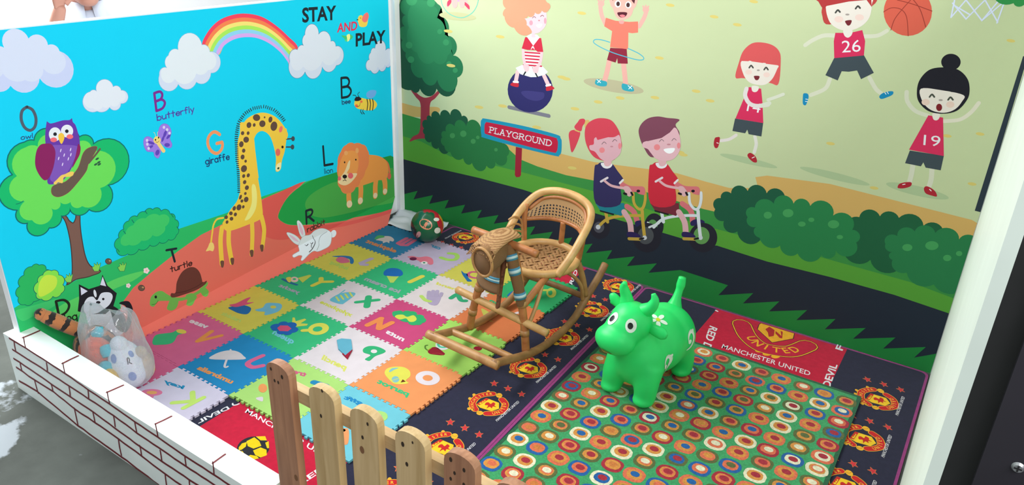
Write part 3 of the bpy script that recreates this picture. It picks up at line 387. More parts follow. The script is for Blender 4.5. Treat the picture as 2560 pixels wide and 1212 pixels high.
ART_B=[["q",125,[-1273,6164,283,6187,1488,6394,1781,6288,1483,6001,474,5662,-1299,5509],0],["p",125,[3509,5880,4409,5813,9321,5418,11056,5384,13864,5644,15203,5752,16479,5669,17617,5621,18816,5904,18624,6339,19097,6516,21563,6720,26608,6495,27518,6422,27867,5085,23814,4911,17497,3720,11507,4182,8134,4236,6685,4553,5676,5297],0],["p",126,[-1320,5627,-884,5614,680,5537,3121,5442,5725,5307,6899,4641,7955,4490,9619,4401,11222,4480,13995,4534,16662,4400,17392,4415,20789,4608,23657,5296,27072,5174,27867,5085,29104,346,-1588,-1168],0],["p",127,[-1370,4364,-899,4339,457,4285,2456,3856,4394,3956,7122,3989,11183,3942,14453,3701,17310,3631,19599,3617,22224,3565,25218,3503,27008,3302,28368,3165,29104,346,-1588,-1168],0],["p",128,[-1424,2995,-856,2997,1455,2981,4411,3073,7165,3072,11125,2850,12407,2827,14905,2780,16924,2724,17481,2863,19749,2751,22373,2821,24797,2796,26870,2643,28553,2455,29234,-153,-1599,-1428],0],["p",129,[-1151,786,-871,898,117,1329,-199,732,1226,1333,956,743,2358,1333,2070,743,3480,1320,3217,732,4603,1299,4304,731,5695,1286,5411,708,6877,1304,6581,712,8001,1251,7719,690,9051,1235,8784,650,10198,1230,9947,638,11353,1222,11036,614,12437,1179,12198,614,13640,1197,13302,577,14791,1174,14436,567,15971,1186,18254,1124,17905,500,19410,1101,19051,460,20565,1074,20223,459,21747,1049,21408,437,22920,1027,22605,412,24111,1020,23752,369,25253,988,24930,339,26376,966,26086,355,27536,814,29278,-321,-1588,-1168],0],["q",130,[-217,7020,74,6991,408,6821,790,6771,1267,6960,1644,7279,1783,7228,1453,6843,1119,6527,1060,5725,1095,4889,1187,4519,1041,4475,651,4492,106,4346,-400,4111,-140,4456,314,4779,430,5612,428,6411,115,6698],0],["c",131,[-989,11317,-1051,7115,-168,7028,416,7195,1552,7374,2832,7862,2651,8403,1394,9777,-505,11639,-788,11612],0,[20,10,30,35,40,30,20,10,10,0]],["c",132,[-599,11630,1683,11647,1633,11004,2207,10151,2650,9243,2920,8159,1603,7854,572,7808,-124,8583,-497,8968,-717,9588,-549,10317,-435,10888],0,[20,45,45,45,45,50,35,35,40,30,40,40,40]],["c",133,[332,11719,1592,11438,1408,10947,2118,10209,2293,9195,1382,8790,269,9069,-265,10279],0,[10,30,30,35,30,30,30,20]],["e",134,[1788,10321,1949,10340,1787,10197],0],["e",134,[2188,9833,2384,9857,2187,9681],0],["e",134,[-273,9385,-44,9414,-278,9213],0],["e",134,[2382,8787,2544,8810,2382,8660],0],["e",134,[2785,8507,2945,8530,2785,8380],0],["e",134,[-170,8650,60,8681,-175,8475],0],["e",134,[-38,11684,332,11719,-45,11410],0],["e",134,[1238,11671,1506,11697,1235,11469],0],["c",135,[666,5052,878,5575,1183,5789,1779,5974,2461,6135,3225,6193,3605,5915,3621,4587,2362,4170,1666,4191,1164,4417,711,4736],0,[40,45,45,40,45,40,20,20,40,40,40,35]],["c",136,[1919,4808,2168,5176,2751,5562,3513,5704,4444,5839,5821,5263,6112,4631,5403,4169,4858,3854,3917,3810,3339,3969,2461,4109,2066,4353],0,[40,40,45,40,30,40,40,40,40,40,30,30,35]],["e",137,[2607,5037,2782,5071,2607,4894],0],["e",137,[3328,5279,3536,5319,3329,5106],0],["e",137,[3975,4997,4134,5029,3977,4864],0],["e",137,[4270,5266,4381,5287,4271,5173],0],["e",137,[5429,4838,5537,4860,5432,4745],0],["p",138,[6636,5236,7011,5237,7007,3817,6933,3699,6731,3638,6638,3734],0],["q",139,[4439,6068,4527,6274,4798,6345,7001,6390,8925,6317,9178,6185,9254,6020,9266,5512,9157,5306,8915,5241,6880,5248,4731,5317,4498,5426],0],["q",140,[4688,5999,4758,6126,4983,6183,7009,6200,8814,6151,8982,6075,9048,5943,9041,5576,8968,5436,8781,5390,6873,5412,4955,5530,4744,5551,4687,5655],0],["t",141,[4969,5670,8705,5677,5007,5960],"PLAYGROUND",2,0],["e",142,[2331,10404,2608,10406,2317,10325],0],["e",142,[5505,10510,5759,10512,5495,10434],0],["e",142,[5760,7171,6021,7185,5749,7089],0],["e",142,[7300,7136,7552,7150,7291,7056],0],["e",142,[7799,6467,8048,6483,7790,6386],0],["e",142,[9852,7736,10085,7747,9846,7659],0],["e",142,[9041,9093,9275,9100,9034,9018],0],["e",142,[12110,8618,12325,8626,12106,8546],0],["e",142,[11030,8256,11253,8265,11025,8181],0],["e",142,[15575,9478,15767,9483,15575,9411],0],["e",142,[16234,9178,16423,9184,16234,9111],0],["e",142,[15905,12546,16087,12541,15905,12484],0],["e",142,[13762,10616,13962,10618,13760,10549],0],["e",142,[16892,12343,17070,12339,16893,12282],0],["e",142,[13765,8908,13969,8915,13763,8838],0],["e",142,[17395,13275,17567,13269,17397,13216],0],["e",142,[21259,8323,21420,8331,21263,8260],0],["e",142,[26068,9634,26201,9637,26075,9578],0],["e",142,[23157,6926,23312,6938,23163,6863],0],["e",142,[26153,12859,26279,12854,26160,12808],0],["e",142,[26276,7815,26413,7823,26284,7756],0],["e",142,[25095,9373,25235,9377,25102,9315],0],["e",142,[15226,6719,15427,6732,15225,6646],0],["e",142,[15385,6642,15585,6656,15384,6570],0],["e",142,[9863,12059,10084,12055,9857,11990],0],["e",142,[13976,12805,14169,12799,13974,12742],0],["e",142,[2510,8712,2790,8720,2495,8629],0],["e",142,[4313,6862,4586,6877,4300,6778],0],["e",142,[9922,4837,10162,4859,9916,4755],0],["e",142,[9280,9055,9513,9061,9274,8980],0],["e",143,[2910,11185,4057,11229,2889,10991],0],["e",144,[11703,9095,13207,9091,11677,8824],0],["e",145,[18214,6970,19435,6941,18206,6832],0],["e",145,[21645,7074,22983,7013,21641,6927],0],["e",145,[24611,7157,25693,7125,24617,6971],0],["s",146,[6144,7176,8465,7144],188],["S",147,[1864,12128,1948,11673,2298,11309,2820,11151,3335,11186,3840,11468,4125,11885,4199,12340],37],["S",148,[2559,12060,2386,11782,2299,11641],197],["S",148,[3327,12132,3499,11824,3585,11638],192],["q",149,[2516,11794,2342,11612,2273,11638,2299,11839,2516,11958],0],["q",149,[3371,11909,3626,11772,3645,11592,3458,11690,3330,11808],0],["q",150,[2300,12102,3578,12219,3244,11942,2646,11885],0],["q",148,[2559,11930,2903,11962,2904,11668,2733,11552,2603,11638],0],["q",148,[3031,11974,3328,12002,3331,11710,3161,11608,3058,11683],0],["e",151,[7317,8215,8573,8130,7040,7115],0],["q",152,[6824,8001,7058,8140,7767,8206,8119,8196,8095,7938,7714,7753,7196,7776],0],["S",153,[6579,8973,6500,8559],221],["S",153,[8069,9027,8324,8639],212],["q",154,[6200,8345,6399,8463,6642,8446,6635,8256,6244,8263],0],["q",154,[8238,8526,8479,8610,8677,8496,8266,8326],0],["s",155,[6366,8472,6624,8497],103],["s",155,[8228,8571,8453,8646],99],["p",156,[6451,9155,6879,9381,7887,9502,8287,9222,8105,9065,7651,8892,7340,8839,6743,8897],0],["S",57,[7197,9327,6942,8893],72],["S",57,[7434,9295,7712,8908],71],["p",157,[6849,10030,7891,10102,7892,9425,6879,9381],0],["s",158,[6868,9961,7880,10030],70],["s",158,[6875,9812,7843,9877],70],["s",158,[6882,9663,7897,9736],70],["s",158,[6889,9513,7860,9582],70],["s",158,[6896,9363,7914,9441],70],["S",153,[6847,10062,6908,9614,7044,9239],158],["S",153,[7891,10102,7827,9610,7592,9252],155],["q",153,[6881,9348,7194,9392,7207,9131,7013,9070],0],["q",153,[7432,9327,7739,9403,7717,9106,7483,9105],0],["p",159,[6936,10665,7816,10727,7966,10111,7663,10072,7544,10140,7081,10093,6766,10117],0],["p",160,[7011,10713,7236,10848,7581,10857,7739,10750,7402,10327],0],["q",160,[7274,10118,7343,10287,7419,10297,7489,10158,7377,10227],0],["q",161,[7085,11554,7265,11760,7932,11952,8061,11659,8010,11282,7689,10964,7465,10875,7511,10735,7282,10707,7271,10915,6989,11167,6755,11204,6709,11356,6818,11494],0],["c",162,[7154,12426,8057,12329,8149,12035,7782,11967,7413,11837,7042,11643,6817,11525,6986,11230,7308,10938,6293,11025,5720,11472,5619,11620,5786,11859,5615,12219],0,[20,40,30,30,30,20,20,10,25,20,20,10,20,0]],["e",163,[7226,11350,7324,11361,7231,11238],0],["e",163,[7987,11527,8054,11535,7995,11392],0],["S",164,[7290,11576,7378,11648,7471,11608],27],["S",164,[7723,11684,7817,11756,7901,11715],27],["q",165,[7519,11289,7816,11372,7787,11226,7639,11178],0],["e",166,[7658,11504,7711,11510,7660,11473],0],["S",167,[11418,10168,11357,9730,11274,9282],247],["S",167,[12091,10260,12214,9731,12319,9256],243],["q",168,[10792,9146,10872,9284,11121,9259,11369,9234,11373,9047,11076,8988,10823,9037],0],["q",168,[12141,9259,12364,9275,12641,9213,12747,9045,12531,8980,12187,9018],0],["S",169,[10874,9266,11076,9146],33],["S",169,[11063,9282,10922,9122],33],["S",169,[12437,9225,12633,9107],32],["S",169,[12618,9241,12486,9084],32],["p",170,[11411,10743,12202,10803,12323,10172,11835,10116,11792,10341,11730,10138,11298,10200],0],["S",167,[11062,11744,10860,12076,10761,12416],202],["S",167,[12684,11809,12869,12173,12944,12464],192],["e",167,[10783,12546,10944,12562,10795,12420],0],["S",167,[10783,12546,10635,12671],75],["S",167,[10783,12546,10767,12719],75],["S",167,[10783,12546,10904,12697],75],["e",167,[12912,12518,13063,12533,12926,12395],0],["S",167,[12912,12518,12771,12639],72],["S",167,[12912,12518,12893,12684],71],["S",167,[12912,12518,13022,12664],71],["p",171,[11073,11993,11552,11916,12213,11941,12611,12002,12662,11546,12394,11486,12208,11493,12270,10793,11394,10771,11429,11461,11026,11622],0],["q",172,[11718,11934,11948,11959,11928,11829,11762,11822],0],["q",173,[11271,12869,12393,12974,12449,12641,12349,12489,12251,12193,11975,12008,11746,11983,11532,12117,11368,12419,11242,12551],0],["p",174,[11290,12871,11389,12880,11340,12704],0],["p",174,[12102,12975,12390,13001,12359,12700,12252,12791],0],["e",175,[11587,12625,11732,12639,11602,12477],0],["e",176,[11601,12626,11686,12634,11610,12529],0],["e",175,[12086,12633,12228,12647,12102,12493],0],["e",176,[12074,12627,12158,12635,12084,12531],0],["q",177,[11617,12271,12042,12315,12024,12169,11868,12083,11699,12117],0],["q",178,[11715,12154,11855,12209,11991,12171,11868,12089],0],["S",179,[11361,10977,10957,11029,10647,11009,10550,10919,10628,10826,10989,10689,11553,10550,12240,10449,12777,10402,13022,10448,13022,10554,12744,10695,12267,10823],38],["S",180,[17546,7948,17285,7717,16943,7589],130],["S",181,[18320,8038,18428,7735,18402,7372],138],["q",182,[16664,7626,16744,7702,16884,7699,16866,7300,16742,7232,16658,7380],0],["q",182,[18146,7229,18264,7325,18488,7210,18581,7001,18442,6959,18215,7092],0],["S",183,[16780,7466,16854,7456],30],["S",183,[18357,7122,18445,7189],29],["p",184,[17391,8628,18559,8649,18581,8089,18051,8086,17964,8264,17904,8094,17363,8091],0],["p",185,[17748,9993,18243,10004,18391,9465,18564,8650,17408,8631,17635,9567],0],["q",186,[17868,10057,18130,10070,18120,9900,18019,9828,17900,9865],0],["t",155,[17810,9023,18352,9031,17823,9398],"14",0,0],["S",187,[17664,9913,17654,9627,17871,9349,18195,9290,18623,9420],169],["S",188,[18409,9355,18667,9483],166],["S",189,[18589,9611,18893,9773,19140,9924],131],["q",190,[17143,10295,17189,10905,17286,11358,17567,11692,17938,11787,18382,11741,18688,11541,18816,11184,18882,10297,18528,10281,17513,10311],0],["q",191,[17292,10974,18014,11019,18712,11008,18730,10848,18609,10448,18378,10192,18053,10130,17702,10200,17426,10494],0],["p",190,[17236,10967,17570,11002,17612,11090,17681,11011,18143,11010,18207,11116,18261,10999,18756,11003,18610,11370,17707,11521,17303,11251],0],["S",192,[17634,10752,17696,10849,17788,10773],60],["S",192,[18235,10761,18296,10857,18386,10782],60],["e",193,[18011,10706,18071,10715,18017,10674],0],["e",194,[17639,10581,17772,10600,17656,10483],0],["e",194,[18367,10577,18495,10596,18383,10480],0],["q",195,[17885,10461,18094,10481,18073,10340,17978,10309,17911,10371],0],["S",196,[20626,12367,20208,12317,19844,12098,19618,11892],151],["S",196,[21610,12456,22053,12537,22329,12737],141],["S",196,[20747,10761,20647,10382,20176,10060],153],["S",196,[22108,11025,22407,10659,22630,10517],146],["q",197,[19895,9952,19902,10078,20050,10089,20112,9956,20088,9733,20046,9632,19947,9678],0],["q",197,[22586,10392,22656,10521,22850,10629,23007,10648,23007,10531,22845,10405,22674,10317],0],["S",198,[20018,9878,20103,9874],24],["S",198,[22731,10575,22794,10514],22],["S",198,[22812,10605,22869,10544],22],["S",198,[20023,9785,20108,9787],24],["p",184,[20748,11566,21749,11800,22220,11217,21835,10925,21633,11219,21359,11132,21108,11114,21037,10757,20560,10884],0],["p",185,[20606,12468,20909,12498,21178,12547,21509,12670,21688,12295,21752,11788,20750,11555,20611,12163],0],["q",186,[20872,12597,21160,12630,21184,12462,21080,12347,20940,12405],0],["t",155,[20981,11791,21615,11914,20885,12208],"26",0,0],["q",199,[19641,13604,19936,13406,20002,13072,20353,12738,21652,13520,21545,13891,19927,13743],0],["q",191,[20098,13309,20182,13599,21504,13833,21641,13573,21655,13134,21454,12805,21109,12613,20719,12608,20336,12822],0],["p",200,[19619,13715,21545,13891,21658,13493,21433,13717,20848,13607,20112,13379,20025,13245,19919,13348],0],["S",192,[20469,13177,20528,13274,20618,13215],61],["S",192,[21129,13385,21186,13479,21274,13421],60],["e",193,[20891,13154,20962,13161,20898,13121],0],["e",194,[20631,12957,20784,12973,20654,12846],0],["e",194,[21321,13098,21470,13114,21344,12989],0],["q",195,[20866,12926,21073,12971,21066,12818,20993,12770,20914,12829],0],["e",201,[22846,13450,23610,13529,23031,12643],0],["S",202,[22083,13372,22310,13531,22627,13508,22863,13263,23056,12646],26],["S",202,[22452,12779,22496,13169,22690,13569,22893,13909],26],["S",202,[22429,13812,22935,13727,23604,13554],26],["S",202,[22893,13909,23225,13569,23532,13012],26],["s",203,[24198,14031,24230,13408],45],["s",203,[24230,13408,24538,14012],44],["s",203,[24165,13873,24689,13405,25089,14064],44],["s",203,[24538,14012,25164,13405,25494,14102],44],["s",203,[25089,14064,25630,13404],43],["s",203,[25659,14168,25614,13376],43],["s",203,[24284,13780,24744,13567],44],["s",203,[25164,13405,25608,14012],43],["c",204,[25347,14139,25918,14042,26253,14125,26201,14318,25321,14237],0,[20,40,0,0,0]],["p",205,[26624,12412,26755,12429,26804,8889,26927,7370,26935,6850,26604,6858,26604,7656],0],["S",196,[24324,9982,23882,10080,23550,10374,23447,10707],142],["S",206,[24865,9875,25335,10018,25607,10323,25759,10688],134],["S",196,[24259,8104,24290,7738,24295,7362],170],["S",196,[24896,8120,24968,7704,24963,7392],168],["q",182,[23945,7153,23981,7289,24177,7398,24361,7428,24367,7284,24177,7156,23993,7113],0],["q",182,[24819,7295,24880,7404,25078,7356,25239,7238,25299,7096,25141,7089,24918,7130],0],["S",183,[24093,7283,24167,7319],29],["S",183,[25009,7309,25074,7261],28],["p",184,[24035,8611,25162,8644,25191,8093,24692,8087,24571,8264,24529,8101,23987,8108],0],["p",185,[24331,9995,24809,9998,25165,8633,24002,8635],0],["q",186,[24453,10092,24682,10103,24687,9930,24612,9858,24510,9898],0],["t",207,[24421,8902,24959,8950,24359,9279],"19",0,0],["e",208,[24585,11937,24880,11977,24652,11660],0],["q",208,[23764,10815,23774,11217,23995,11588,24415,11731,24867,11713,25230,11436,25393,11018,25370,10678,25165,10303,24753,10127,24284,10150,23905,10434],0],["q",191,[23877,10890,24556,10941,25235,10881,25251,10659,25103,10350,24793,10169,24377,10195,24031,10455],0],["p",208,[23866,10935,24145,10956,24174,11051,24224,10945,24708,10937,24756,11051,24826,10928,25229,10925,25067,11301,24341,11414,23937,11185],0],["S",209,[24218,10647,24271,10747,24366,10671],58],["S",209,[24815,10643,24866,10742,24960,10667],58],["e",193,[24589,10594,24653,10604,24597,10561],0],["e",210,[24601,10332,24694,10348,24632,10204],0],["e",211,[24137,10444,24266,10465,24163,10332],0],["e",211,[24918,10489,25044,10510,24945,10379],0],["e",212,[14430,2997,14899,3123,14504,2383],0],["e",213,[14363,2979,14605,3044,14400,2666],0],["S",214,[14105,3086,14397,2988],83],["S",215,[12981,3601,13360,3417,13586,2983],279],["q",216,[13482,2956,13751,3097,14037,3068,14125,2915,13578,2733],0],["e",217,[11686,2115,12215,2258,11735,1582],0],["e",218,[11628,2173,11908,2249,11654,1886],0],["e",217,[14159,2323,14864,2519,14245,1586],0],["e",219,[14078,2407,14474,2517,14128,1978],0],["S",220,[11568,2157,11974,2666,12537,2978,13169,3192,13724,3336],143],["S",220,[11894,3114,12057,2580],174],["S",220,[13766,3590,13862,3056,14042,2290],167],["S",220,[13225,4321,13307,3892,13510,3665,13689,3641,13811,3810,13854,4164,13815,4496],138],["e",221,[11582,2176,11708,2209,11593,2053],0],["e",221,[14042,2290,14152,2321,14055,2180],0],["S",215,[15642,4403,16067,4177,16234,3683],260],["q",216,[16139,3658,16373,3854,16695,3872,16746,3738,16229,3479],0],["e",217,[16799,3057,17442,3236,16900,2359],0],["e",222,[16722,3138,17083,3238,16781,2731],0],["S",223,[14425,2926,14782,3403,15289,3693,15863,3889,16369,4020],133],["S",223,[14695,3827,14861,3320],162],["S",223,[16400,4261,16504,3754,16692,3028],156],["S",223,[15881,4958,15970,4551,16163,4334,16328,4310,16435,4469,16464,4805,16419,5120],129],["e",221,[16692,3028,16793,3055,16707,2923],0],["S",223,[14649,3195,14201,2866],97],["S",224,[11638,3049,12310,3041],100],["p",225,[11323,3365,12823,3737,12876,3364,12748,3062,12306,3076,11598,3074],0],["S",226,[12869,3292,13202,2882,13333,2345],297],["q",227,[13152,2332,13469,2419,13777,2360,13793,2221,13198,2106],0],["s",228,[13259,2022,13787,2148],156],["s",229,[13801,2152,13989,2254],84],["S",215,[12549,4642,13027,4514,13647,4626],276],["q",215,[13432,4677,13741,4716,13810,4427,13678,4361,13428,4403],0],["e",230,[13466,4495,13555,4516,13474,4428],0],["q",231,[11121,5043,11282,5320,11489,5467,11994,5507,12309,5237,12668,4875,12510,4667,12468,4726,12618,3616,11347,3349],0],["s",232,[12498,4651,12649,4850],97],["q",232,[11456,5426,11994,5507,11975,5333,11768,5213,11547,5240],0],["s",233,[11519,4508,11847,4777],105],["S",226,[11718,4588,12099,4434,12747,4461],127],["q",226,[12706,4507,12947,4598,13187,4346,13069,4124,12882,4203],0],["S",230,[12773,4212,12882,4203],111],["S",230,[13131,4332,13198,4245],110],["q",226,[11584,5623,11939,5699,11962,5467,11794,5328,11630,5361],0],["S",224,[14409,3754,15026,3741],94],["p",234,[14110,4056,15477,4396,15538,4042,15428,3757,15022,3774,14371,3779],0],["S",226,[15533,3973,15852,3582,15987,3072],277],["q",227,[15822,3062,16111,3140,16396,3082,16415,2950,15871,2847],0],["s",228,[15929,2767,16411,2881],145],["s",229,[16424,2884,16595,2980],79],["S",215,[15199,5257,15642,5131,16211,5233],258],["q",215,[16011,5283,16295,5317,16366,5042,16246,4981,16015,5023],0],["e",230,[16048,5109,16129,5129,16057,5046],0],["q",235,[13874,5649,14013,5910,14199,6048,14662,6083,14960,5823,15301,5477,15162,5281,15122,5338,15293,4283,14132,4041],0],["s",232,[15151,5265,15285,5453],90],["q",232,[14170,6009,14662,6083,14650,5918,14463,5805,14259,5832],0],["s",233,[14255,5138,14548,5391],98],["S",226,[14436,5213,14791,5063,15386,5084],118],["q",226,[15348,5127,15566,5211,15795,4970,15692,4761,15518,4838],0],["S",230,[15418,4847,15518,4838],104],["S",230,[15744,4958,15808,4875],103],["q",226,[14281,6196,14606,6265,14634,6044,14483,5914,14332,5946],0],["q",236,[9612,6483,9749,6679,10120,6749,10215,6497,9869,5607,9677,6120],0],["q",236,[9885,6873,10052,7138,10151,7290,10368,7349,10453,7212,10324,6988,10270,6744,10046,6735],0],["S",237,[9934,6727,10162,6690],63],["q",237,[10448,7277,10650,7314,10629,7045,10439,6943],0],["q",236,[10464,6647,10537,7095,10876,7407,11296,7549,11796,7522,12187,7140,12357,6716,12410,6331,12115,5736,11626,5564,11031,5643,10621,6103],0],["q",238,[11057,6594,11942,6766,12244,6923,12397,6461,12368,6057,12048,5688,11772,5561,11402,5619,11083,5892,10820,5940,10767,6133,10978,6243],0],["p",236,[11029,6668,11162,6481,12192,6946,11884,7344,11117,7136],0],["q",239,[13184,7201,13241,7595,13538,7933,13981,8106,14436,8126,14999,8153,14854,7893,15093,7535,14894,7089,14008,6235,13489,6615],0],["q",240,[13654,6939,14348,7266,14807,7760,15062,7529,15204,7088,15172,6703,14927,6333,14549,6188,14147,6200,13850,6430,13699,6561,13455,6609,13433,6799],0],["p",239,[13389,6887,13657,6920,14292,7192,14644,7511,14807,7760,14649,7979,13622,7791],0],["S",241,[11402,6327,11506,6455,11626,6399],28],["S",241,[11934,6553,12035,6679,12154,6623],27],["S",241,[14209,7004,14300,7124,14412,7070],26],["S",241,[14781,7161,14869,7279,14980,7226],25],["e",242,[11435,6045,11578,6075,11447,5913],0],["e",242,[12316,6425,12392,6440,12331,6282],0],["e",242,[14129,6732,14272,6761,14146,6594],0],["e",242,[15125,7009,15206,7026,15142,6874],0],["e",243,[11914,6317,11991,6333,11918,6284],0],["e",243,[14662,6967,14751,6985,14667,6930],0],["q",244,[14470,6718,14937,6858,14921,6683,14752,6565,14565,6590],0],["c",245,[17153,4525,17318,5085,17727,5403,18409,5674,19202,5757,19974,5663,20557,4248,19316,3721,18267,3768,17615,4082],0,[35,35,40,40,45,20,20,40,40,35]],["c",246,[22484,5297,22890,5642,23601,5860,24259,5965,25139,5870,25823,5828,26371,4674,24764,3984,23655,3997,22606,4112],0,[20,40,35,35,35,20,30,35,35,20]],["c",247,[18598,4525,18823,5020,19565,5385,20344,5579,21001,5639,21934,5462,22744,5058,22995,4574,22315,4027,21823,3669,20897,3470,20143,3621,19245,3738,19030,4198],0,[40,35,45,40,45,45,40,50,40,35,35,30,35,40]],["c",248,[24036,4799,24368,5231,24905,5578,25586,5698,26393,5662,26989,5765,27061,3818,26020,3653,25021,3855,24423,4226,24351,4548],0,[40,40,40,40,35,10,30,30,35,40,30]],["e",249,[19410,4823,19576,4866,19437,4671],0],["e",249,[20202,5121,20413,5175,20234,4944],0],["e",249,[20824,4794,20971,4832,20845,4685],0],["e",249,[21153,5071,21267,5101,21171,4977],0],["e",249,[22019,5104,22227,5160,22053,4933],0],["e",249,[22359,4633,22475,4665,22377,4546],0],["e",249,[24806,4870,24974,4918,24838,4730],0],["e",249,[25592,5175,25805,5235,25633,5001],0],["e",249,[26198,4834,26328,4873,26228,4711],0],["e",249,[26528,5116,26626,5144,26552,5018],0]]
HK=.9    # the lower hem of the cloth leaves the wall and slopes out over the floor as far as the foam mat
def vfold(u): return -.0085+HK*(-.0035-(A0+AU*u).x)
def fold_a(u,v,h,low):
    if not low: return A0+AN*(.0005+h)+AU*u+Vector((0,0,v))
    w=A0+AU*u; q=h+.0005
    return Vector((w.x+(vfold(u)-v)/HK+q*.45,w.y,v+q*.89))
FC0=vfold(0); FC1=vfold(1)-FC0
pa=[(.006,-.0085),(AUL-.002,-.0085)]+[(u,topA(u)-.004) for u in (AUL-.002,1.2,.6,.25,.006)]
tag(art_mesh('mural_banner',[((12,198,234),pa)],ART_A,(A0+AN*.0005,AU,(0,0,1),AN),M_banner,clamp=(.006,AUL-.002,-.0085),ink=1.34,fold=(FC0,FC1,fold_a)),'printed fabric mural of animals, rainbow and lettered words on sky blue, on the left wall','banner',group='printed murals on the pen walls')
pb=[(-.09,FZ+.002),(2.679,FZ+.002),(2.679,1.7),(-.09,1.7)]
tag(art_mesh('mural_banner',[((188,200,158),pb)],ART_B,((0,.2415,0),(1,0,0),(0,0,1),(0,-1,0)),M_banner,clamp=(-.09,2.679,FZ+.002),ink=1.0),'printed fabric mural of playing children and a PLAYGROUND sign, on the back wall','banner',group='printed murals on the pen walls')
# low painted brick wall with hand drawn joints
bm=bmesh.new(); WX0,WX1,WY0,WY1,WZ=-.055,1.30,-1.906,-1.822,.217
LW=[["s",360,[-135,2108,238,2121,633,2132,981,2149,1349,2139,1716,2135,2103,2145,2458,2135,2788,2123,3145,2127,3487,2118,3839,2114,4176,2085,4507,2077,4834,2047,5232,2048,5601,2032,5957,2029,6244,2010,6518,2000,6794,1983,7064,1972,7336,1951,7619,1955,7882,1939,8151,1934,8427,1931,8695,1914,8966,1898,9230,1888,9483,1874,9741,1865,10006,1865,10261,1864,10541,1874,10788,1861,11041,1863,11275,1864,11495,1850,11728,1848,11960,1837,12192,1828,12433,1838,12661,1840,12880,1831],80],["s",360,[-124,1651,277,1659,677,1658,1061,1655,1453,1671,1833,1677,2191,1663,2582,1664,2954,1673,3290,1662,3672,1666,4011,1665,4351,1666,4683,1647,5071,1662,5423,1652,5766,1626,6130,1628,6416,1597,6731,1589,6999,1563,7282,1523,7569,1523,7833,1521,8111,1507,8370,1511,8644,1505,8900,1498,9151,1476,9407,1478,9658,1474,9892,1465,10151,1478,10388,1467,10630,1477,10848,1471,11133,1466,11402,1474,11659,1463,11937,1484,12188,1473],82],["s",360,[-236,1232,178,1248,533,1231,920,1236,1294,1225,1658,1225,2018,1210,2347,1190,2750,1191,3119,1192,3519,1189,3841,1188,4177,1186,4496,1192,4800,1186,5107,1164,5378,1142,5683,1131,5957,1100,6250,1084,6524,1074,6791,1063,7040,1030,7301,1025,7583,1017,7856,1019,8143,1019,8416,1006,8683,1006,8947,1016,9209,1009,9474,1015,9718,996,9974,1004,10236,1019,10457,1005,10706,1015,10932,1016,11176,1024],85],["s",360,[-216,872,232,878,618,838,1054,851,1467,865,1871,877,2270,894,2581,847,2920,822,3229,779,3541,745,3936,730,4358,756,4728,736,5071,748,5410,737,5735,728,6050,718,6343,687,6655,678,6962,676,7251,647,7549,623,7841,589,8144,572,8442,557,8707,545,8959,530,9220,538,9469,518,9726,513,9977,500,10228,501],87],["s",360,[-302,253,145,300,560,326,969,354,1291,308,1617,264,1944,231,2258,194,2559,148,2862,113,3170,68,3443,22,3807,40,4104,5,4418,-6,4754,-4,5066,-16,5373,-18,5670,-28,5982,-39,6294,-30,6553,-60,6838,-89,7130,-96,7408,-103,7674,-142,7951,-146],93],["s",360,[1068,2589,1012,2361,999,2163],79],["s",360,[3512,2531,3489,2333,3479,2130],73],["s",360,[6023,2487,6002,2257,6007,2044],68],["s",360,[8471,2411,8475,2173,8464,1931],63],["s",360,[11081,2334,11068,2109,11039,1873],58],["s",360,[192,2100,139,1907,115,1730],82],["s",360,[2309,2057,2277,1874,2204,1672],77],["s",360,[4801,2054,4762,1868,4707,1683],72],["s",360,[7301,1965,7291,1736,7290,1517],66],["s",360,[9726,1869,9708,1692,9699,1518],61],["s",360,[1039,1673,1070,1668,1086,1663],80],["s",360,[3527,1604,3498,1408,3438,1194],75],["s",360,[6080,1596,6065,1404,6029,1193],69],["s",360,[8442,1430,8435,1225,8413,1009],65],["s",360,[210,1254,176,1081,165,909],83],["s",360,[2238,1182,2262,1059,2231,896],79],["s",360,[4768,1128,4764,961,4752,786],73],["s",360,[7308,1059,7306,856,7283,651],68],["s",360,[9728,980,9707,859,9702,741],63],["s",360,[1013,866,1006,577,1014,311],82],["s",360,[3527,770,3505,427,3485,106],77],["s",360,[6060,721,6013,370,6011,48],72],["s",360,[8460,555,8429,329,8411,99],66]]
LWT=[["s",360,[308,-18804,306,-18523,288,-18236],89],["s",360,[2934,-18843,2902,-18572,2896,-18313],82],["s",360,[5579,-18874,5602,-18628,5625,-18373],75],["s",360,[8167,-18904,8199,-18673,8217,-18421],69],["s",360,[10945,-18991,10926,-18779,10910,-18562],63]]
bm.free()
cv=[(WX0,WY0,FZ),(WX1,WY0,FZ),(WX1,WY1,FZ),(WX0,WY1,FZ),(WX0,WY0,WZ),(WX1,WY0,WZ),(WX1,WY1,WZ),(WX0,WY1,WZ)]
E=[((230,240,236),[Faces(cv,[(0,1,5,4),(1,2,6,5),(2,3,7,6),(3,0,4,7),(4,5,6,7),(3,2,1,0)])],lambda q:q)]
for k,(c,ps) in enumerate(shapes(LW)): E.append((c,ps,lambda p,k=k:(p[0],WY0-.0005-k*1e-5,max(p[1],FZ))))
for c,ps in shapes(LWT): E.append((c,ps,lambda p:(p[0],min(max(p[1],WY0-.0004),WY1),WZ+.0006)))
lw=art_mesh('wall_front',[],[],((0,0,0),(1,0,0),(0,1,0),(0,0,1)),M_brick,extra=E)
tag(lw,kind='structure')
